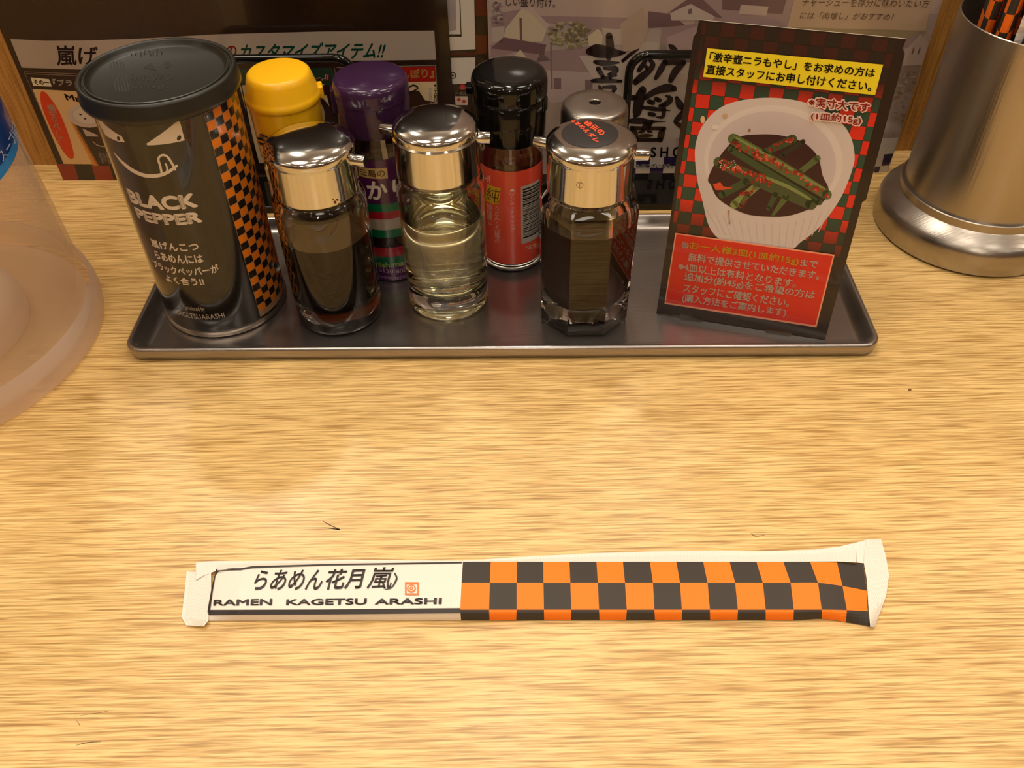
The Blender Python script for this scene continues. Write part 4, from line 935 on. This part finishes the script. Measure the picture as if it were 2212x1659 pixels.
# rounded label, right end seen at the edge of the photo
p = Print(cn, M_INKG)
def rrect(x0, x1, y0, y1, r):
    q = []
    for cx_, cy__, a_ in ((x1 - r, y0 + r, -PI / 2), (x1 - r, y1 - r, 0), (x0 + r, y1 - r, PI / 2), (x0 + r, y0 + r, PI)):
        for k in range(7): q.append((cx_ + r * math.cos(a_ + PI / 2 * k / 6), cy__ + r * math.sin(a_ + PI / 2 * k / 6)))
    return q
p.poly(rrect(0.02, 0.205, 0.0975, 0.190, 0.012), (52, 140, 214), 0, raw=True); p.poly(rrect(0.024, 0.201, 0.1020, 0.186, 0.010), (24, 62, 132), 3, raw=True)
lab = local(p.build('label', t), BJ)
p = Print(cn, M_INK, base=0.0003)
p.text('スープにも', [(-14, 335), (20, 255), (36, 272), (4, 350)], (190, 204, 224), 3, 0.0)
local(p.build('lettering', lab), (0, 0, 0))

# ------------------------------------------------------------------ chopstick packet on the table
t = thing('chopstick_packet', 'paper chopstick packet lying on the table, white and orange-black checkered with black lettering', 'chopsticks', (0.0, 0.19, 0))
BT = (0.0, 0.19, 0)
T1 = [1000, 1060, 1117, 1173.5, 1230, 1288.5, 1345.5, 1404, 1461, 1519, 1576, 1634, 1692, 1750, 1808, 1864]
T2 = [997, 1058, 1116, 1174, 1232, 1291.5, 1350, 1410.5, 1469, 1528.5, 1588, 1648, 1708, 1767, 1820, 1872]
T3 = [994, 1056.5, 1116, 1175, 1234, 1294, 1354, 1413.5, 1473, 1533.5, 1594, 1654, 1715, 1775, 1829.5, 1874]
T4 = [996, 1057.5, 1115, 1175.5, 1233, 1295, 1352.6, 1415, 1473, 1534, 1593, 1654, 1714, 1776, 1827, 1880]
Y1 = [1213.5] * 14 + [1215, 1219]; Y2 = [1259] * 14 + [1266, 1276]; Y3 = [1317] * 14 + [1318, 1320]; Y4 = [1340] * 13 + [1337, 1344, 1353]
Z1 = [0.0042] * 14 + [0.0036, 0.0022]; Z2 = [0.0052] * 14 + [0.0045, 0.0026]; Z3 = [0.0050] * 14 + [0.0045, 0.0026]; Z4 = [0.0004] * 16
rowsd = [(T1, Y1, Z1), (T2, Y2, Z2), (T3, Y3, Z3), (T4, Y4, Z4)]
def catm(a, f):
    i = min(int(f), len(a) - 2); u = f - i; g = lambda k: a[max(0, min(k, len(a) - 1))]
    p0, p1, p2, p3 = g(i - 1), g(i), g(i + 1), g(i + 2); return 0.5 * (2 * p1 + (p2 - p0) * u + (2 * p0 - 5 * p1 + 4 * p2 - p3) * u * u + (3 * p1 - p0 - 3 * p2 + p3) * u ** 3)
def lerp(a, b, f): return a + (b - a) * f
def pk(rf, cf):
    """world point on the paper: rf row 0..3, cf column"""
    r0 = min(int(rf), 2); f = rf - r0
    q = []
    for T_, Y_, Z_ in (rowsd[r0], rowsd[r0 + 1]): q.append((catm(T_, cf), catm(Y_, cf), catm(Z_, cf)))
    x = lerp(q[0][0], q[1][0], f); y = lerp(q[0][1], q[1][1], f); z = lerp(q[0][2], q[1][2], f)
    if r0 < 2: z += 0.00025 * math.sin(PI * (rf / 2)) 
    else: z = lerp(q[0][2], q[1][2], f ** 1.6)
    return onz(x, y, z)
mb = MB(); OC, BC_ = rgb(252, 126, 16), rgb(58, 50, 42); SUB = 4
for r in range(3):
    for c in range(15):
        col = BC_ if (r + c) % 2 == 0 else OC
        for i in range(SUB):
            for j in range(SUB):
                q = [pk(r + (j + dj) / SUB, c + (i + di) / SUB) for di, dj in ((0, 1), (1, 1), (1, 0), (0, 0))]
                mb.add(q, [(0, 1, 2, 3)], M_PACK, col)
# white half: rows run on to the left end
LX1, LX2, LX3, LX4 = 468, 458, 449, 450
def wl(rf, f):
    xs_ = [LX1, LX2, LX3, LX4]; ys_ = [1228, 1268, 1318, 1341]; r0 = min(int(rf), 2); u = rf - r0
    x = lerp(xs_[r0], xs_[r0 + 1], u); y = lerp(ys_[r0], ys_[r0 + 1], u)
    ex = [1000, 997, 994, 996]; ey = [1213.5, 1259, 1317, 1340]; xx = lerp(ex[r0], ex[r0 + 1], u); yy = lerp(ey[r0], ey[r0 + 1], u)
    g = f ** 0.6 if rf < 1 else f
    zz_ = [0.0042, 0.0052, 0.0050, 0.0004]; z = lerp(zz_[r0], zz_[r0 + 1], u if r0 < 2 else u ** 1.6) + (0.00025 * math.sin(PI * rf / 2) if r0 < 2 else 0)
    z = lerp(0.0004 + 0.35 * z, z, min(1, f * 9) ** 0.7)
    return onz(lerp(x, xx, f), lerp(y, yy, g), z)
WP = rgb(238, 228, 214); NX = 44
for r in range(3):
    for i in range(NX):
        for j in range(SUB):
            f0, f1 = (i / NX) ** 1.4, ((i + 1) / NX) ** 1.4
            q = [wl(r + (j + 1) / SUB, f0), wl(r + (j + 1) / SUB, f1), wl(r + j / SUB, f1), wl(r + j / SUB, f0)]
            mb.add(q, [(0, 1, 2, 3)], M_PACK, WP)
body = local(mb.build('paper_sleeve', t, angle=60), BT)
body.data.materials[0] = M_PACK
# crimped edges: a ribbed strip behind and flaps at both ends
mb = MB()
ex = [423, 440, 470, 532, 610, 691, 761, 860, 1001, 1110, 1277, 1420, 1470, 1591, 1640, 1762, 1811, 1850, 1871, 1889, 1904]
ey = [1216, 1213, 1212, 1212, 1211, 1211, 1209, 1210, 1211, 1204, 1195, 1191, 1190, 1190, 1191, 1187, 1181, 1172, 1166, 1163, 1165]
iy = [1250, 1240, 1229, 1224, 1219, 1218, 1217, 1216, 1214, 1214, 1214, 1214, 1214, 1214, 1213, 1210, 1210, 1212, 1214, 1220, 1230]
def itp(xa, xs_, ys_):
    for k in range(len(xs_) - 1):
        if xa <= xs_[k + 1]: return lerp(ys_[k], ys_[k + 1], (xa - xs_[k]) / (xs_[k + 1] - xs_[k]))
    return ys_[-1]
n_ = 420; K = 6; vs = []; fs = []
for i in range(n_ + 1):
    x = lerp(423, 1873, i / n_); ya, yb = itp(x, ex, ey), itp(x, ex, iy) + 3
    for j in range(K + 1):
        f = j / K; y = lerp(yb, ya, f)
        z = lerp(0.0040, 0.0016, min(1, f * 1.5)) if 470 < x < 1850 else 0.0018
        if 0.12 < f < 0.95: z += 0.00013 * (1 if i % 2 else -1)
        vs.append(onz(x, y, z))
for i in range(n_):
    for j in range(K): a = i * (K + 1) + j; fs.append([a, a + K + 1, a + K + 2, a + 1])
mb.add(vs, fs, M_WHITEPAPER); local(mb.build('crimped_seam', t, smooth=False), BT)
def flap(L_, R_, name, zf, nx, ny):
    # L_, R_: pixel polylines down both sides
    vs_ = []; fs_ = []
    def along(P_, f):
        k = f * (len(P_) - 1); i = min(int(k), len(P_) - 2); u = k - i; return (lerp(P_[i][0], P_[i + 1][0], u), lerp(P_[i][1], P_[i + 1][1], u))
    for j in range(ny + 1):
        a, b = along(L_, j / ny), along(R_, j / ny)
        for i in range(nx + 1):
            f = i / nx; z = zf(f, j / ny) + (0.00013 * math.sin(i * PI / 1.0 + 0.5 * PI) * (1 if j % 2 else -1) if 0.1 < f < 0.92 else 0)
            vs_.append(onz(lerp(a[0], b[0], f), lerp(a[1], b[1], f), z))
    for j in range(ny):
        for i in range(nx): a = j * (nx + 1) + i; fs_.append([a, a + nx + 1, a + nx + 2, a + 1])
    mb_ = MB(); mb_.add(vs_, fs_, M_WHITEPAPER); return local(mb_.build(name, t, smooth=False), BT)
flap([(403, 1234), (399, 1275), (395, 1310), (392, 1333), (402, 1351)], [(456, 1237), (456, 1275), (452, 1310), (450, 1340), (440, 1353)], 'crimped_end', lambda f, g: 0.0006 + 0.0012 * f, 24, 44)
flap([(1871, 1165), (1866, 1216), (1872, 1250), (1876, 1312), (1880, 1354)], [(1903, 1164), (1914, 1203), (1920.5, 1243), (1914, 1288), (1889, 1355)], 'crimped_end', lambda f, g: 0.0022 - 0.0016 * f, 22, 44)
# printing on the white half
class Sheet:
    def px(s, x, y):
        # invert wl on the flat top: rows by y, length by x
        f = (x - 460) / (998 - 460)
        for _ in range(6):
            ytop = lerp(1228, 1213.5, max(0, min(1, f)) ** 0.6)
            ymid = lerp(1268, 1259, f); ylow = lerp(1318, 1317, f)
            if y < ymid: r = (y - ytop) / (ymid - ytop)
            elif y < ylow: r = 1 + (y - ymid) / (ylow - ymid)
            else: r = 2 + (y - ylow) / (lerp(1341, 1340, f) - ylow)
            r = max(0, min(3, r)); r0 = min(int(r), 2); u = r - r0
            xs_ = [LX1, LX2, LX3, LX4]; ex_ = [1000, 997, 994, 996]; xa, xb = lerp(xs_[r0], xs_[r0 + 1], u), lerp(ex_[r0], ex_[r0 + 1], u)
            f = max(0, min(1, (x - xa) / (xb - xa)))
        return (f, r)
    def at(s, a, b, h):
        q = wl(max(0, min(3, b)), max(0, min(1, a))); return Vector((q.x, q.y - (h * 1.2 if b > 2.1 else 0), q.z + h))
sh = Sheet(); p = Print(sh, M_INK, base=0.00035)
def seg(pts, w_):   # long straight bands, subdivided so that they follow the paper
    q = []
    for i in range(len(pts) - 1):
        n__ = max(1, int(math.hypot(pts[i + 1][0] - pts[i][0], pts[i + 1][1] - pts[i][1]) / 12))
        for k in range(n__): f = k / n__; q.append((lerp(pts[i][0], pts[i + 1][0], f), lerp(pts[i][1], pts[i + 1][1], f), lerp(w_[i], w_[i + 1], f)))
    q.append((*pts[-1], w_[-1])); return q
KB = (50, 42, 38)
for st in (seg([(470, 1231), (520, 1230.5), (545, 1226), (700, 1221), (998, 1216)], [5, 4, 4, 3, 3]), seg([(470, 1232), (462, 1243), (456, 1280), (450, 1322)], [7, 8, 7, 8]), seg([(451, 1323), (700, 1322), (997, 1319)], [9, 9, 9])):
    L = []; R = []
    for i, (x, y, w_) in enumerate(st):
        a = st[max(i - 1, 0)]; b = st[min(i + 1, len(st) - 1)]; dx, dy = b[0] - a[0], b[1] - a[1]; l = math.hypot(dx, dy) or 1
        L.append((x - dy / l * w_ / 2, y + dx / l * w_ / 2)); R.append((x + dy / l * w_ / 2, y - dx / l * w_ / 2))
    n_ = len(st); p.put(p.P(L + R), [[i, i + 1, n_ + i + 1, n_ + i] for i in range(n_ - 1)], KB, 0)
local(p.build('printed_border', t), BT)
p = Print(sh, M_INK, base=0.00030)
p.text('らあめん', [(552, 1233), (700, 1231), (696, 1276), (548, 1276)], KB, 0, 0.012, shear=0.3)
p.text('花月', [(706, 1231), (790, 1228), (788, 1272), (702, 1275)], KB, 0, 0.02, shear=0.2)
p.text('嵐', [(796, 1226), (852, 1226), (848, 1273), (792, 1273)], KB, 0, 0.008, shear=0.2)
p.stroke([(853, 1240, 3), (857, 1252, 4), (846, 1270, 3), (832, 1274, 1.5)], KB, 0)
p.text('RAMEN', [(462, 1296), (589, 1294), (588, 1308), (461, 1309)], KB, 0, 0.03)
p.text('KAGETSU', [(619, 1295), (793, 1293), (792, 1307), (618, 1308)], KB, 0, 0.03)
p.text('ARASHI', [(810, 1294), (955, 1292), (954, 1306), (809, 1307)], KB, 0, 0.03)
local(p.build('lettering', t), BT)
p = Print(sh, M_INK, base=0.00030); OS = (240, 120, 50)
def rsq(x0, y0, x1, y1, w_):
    p.poly([(x0, y0), (x1, y0), (x1, y0 + w_), (x0, y0 + w_)], OS, 0); p.poly([(x0, y1 - w_), (x1, y1 - w_), (x1, y1), (x0, y1)], OS, 0)
    p.poly([(x0, y0), (x0 + w_, y0), (x0 + w_, y1), (x0, y1)], OS, 0); p.poly([(x1 - w_, y0), (x1, y0), (x1, y1), (x1 - w_, y1)], OS, 0)
rsq(875, 1259, 905, 1286, 3.5); p.ell(889, 1272, 9.5, 8.5, OS, 0); p.ell(889, 1272, 6.5, 5.6, (238, 228, 214), 1); p.ell(889, 1272, 4.4, 3.8, OS, 2); p.ell(889, 1272, 1.8, 1.4, (238, 228, 214), 3)
local(p.build('seal', t), BT)
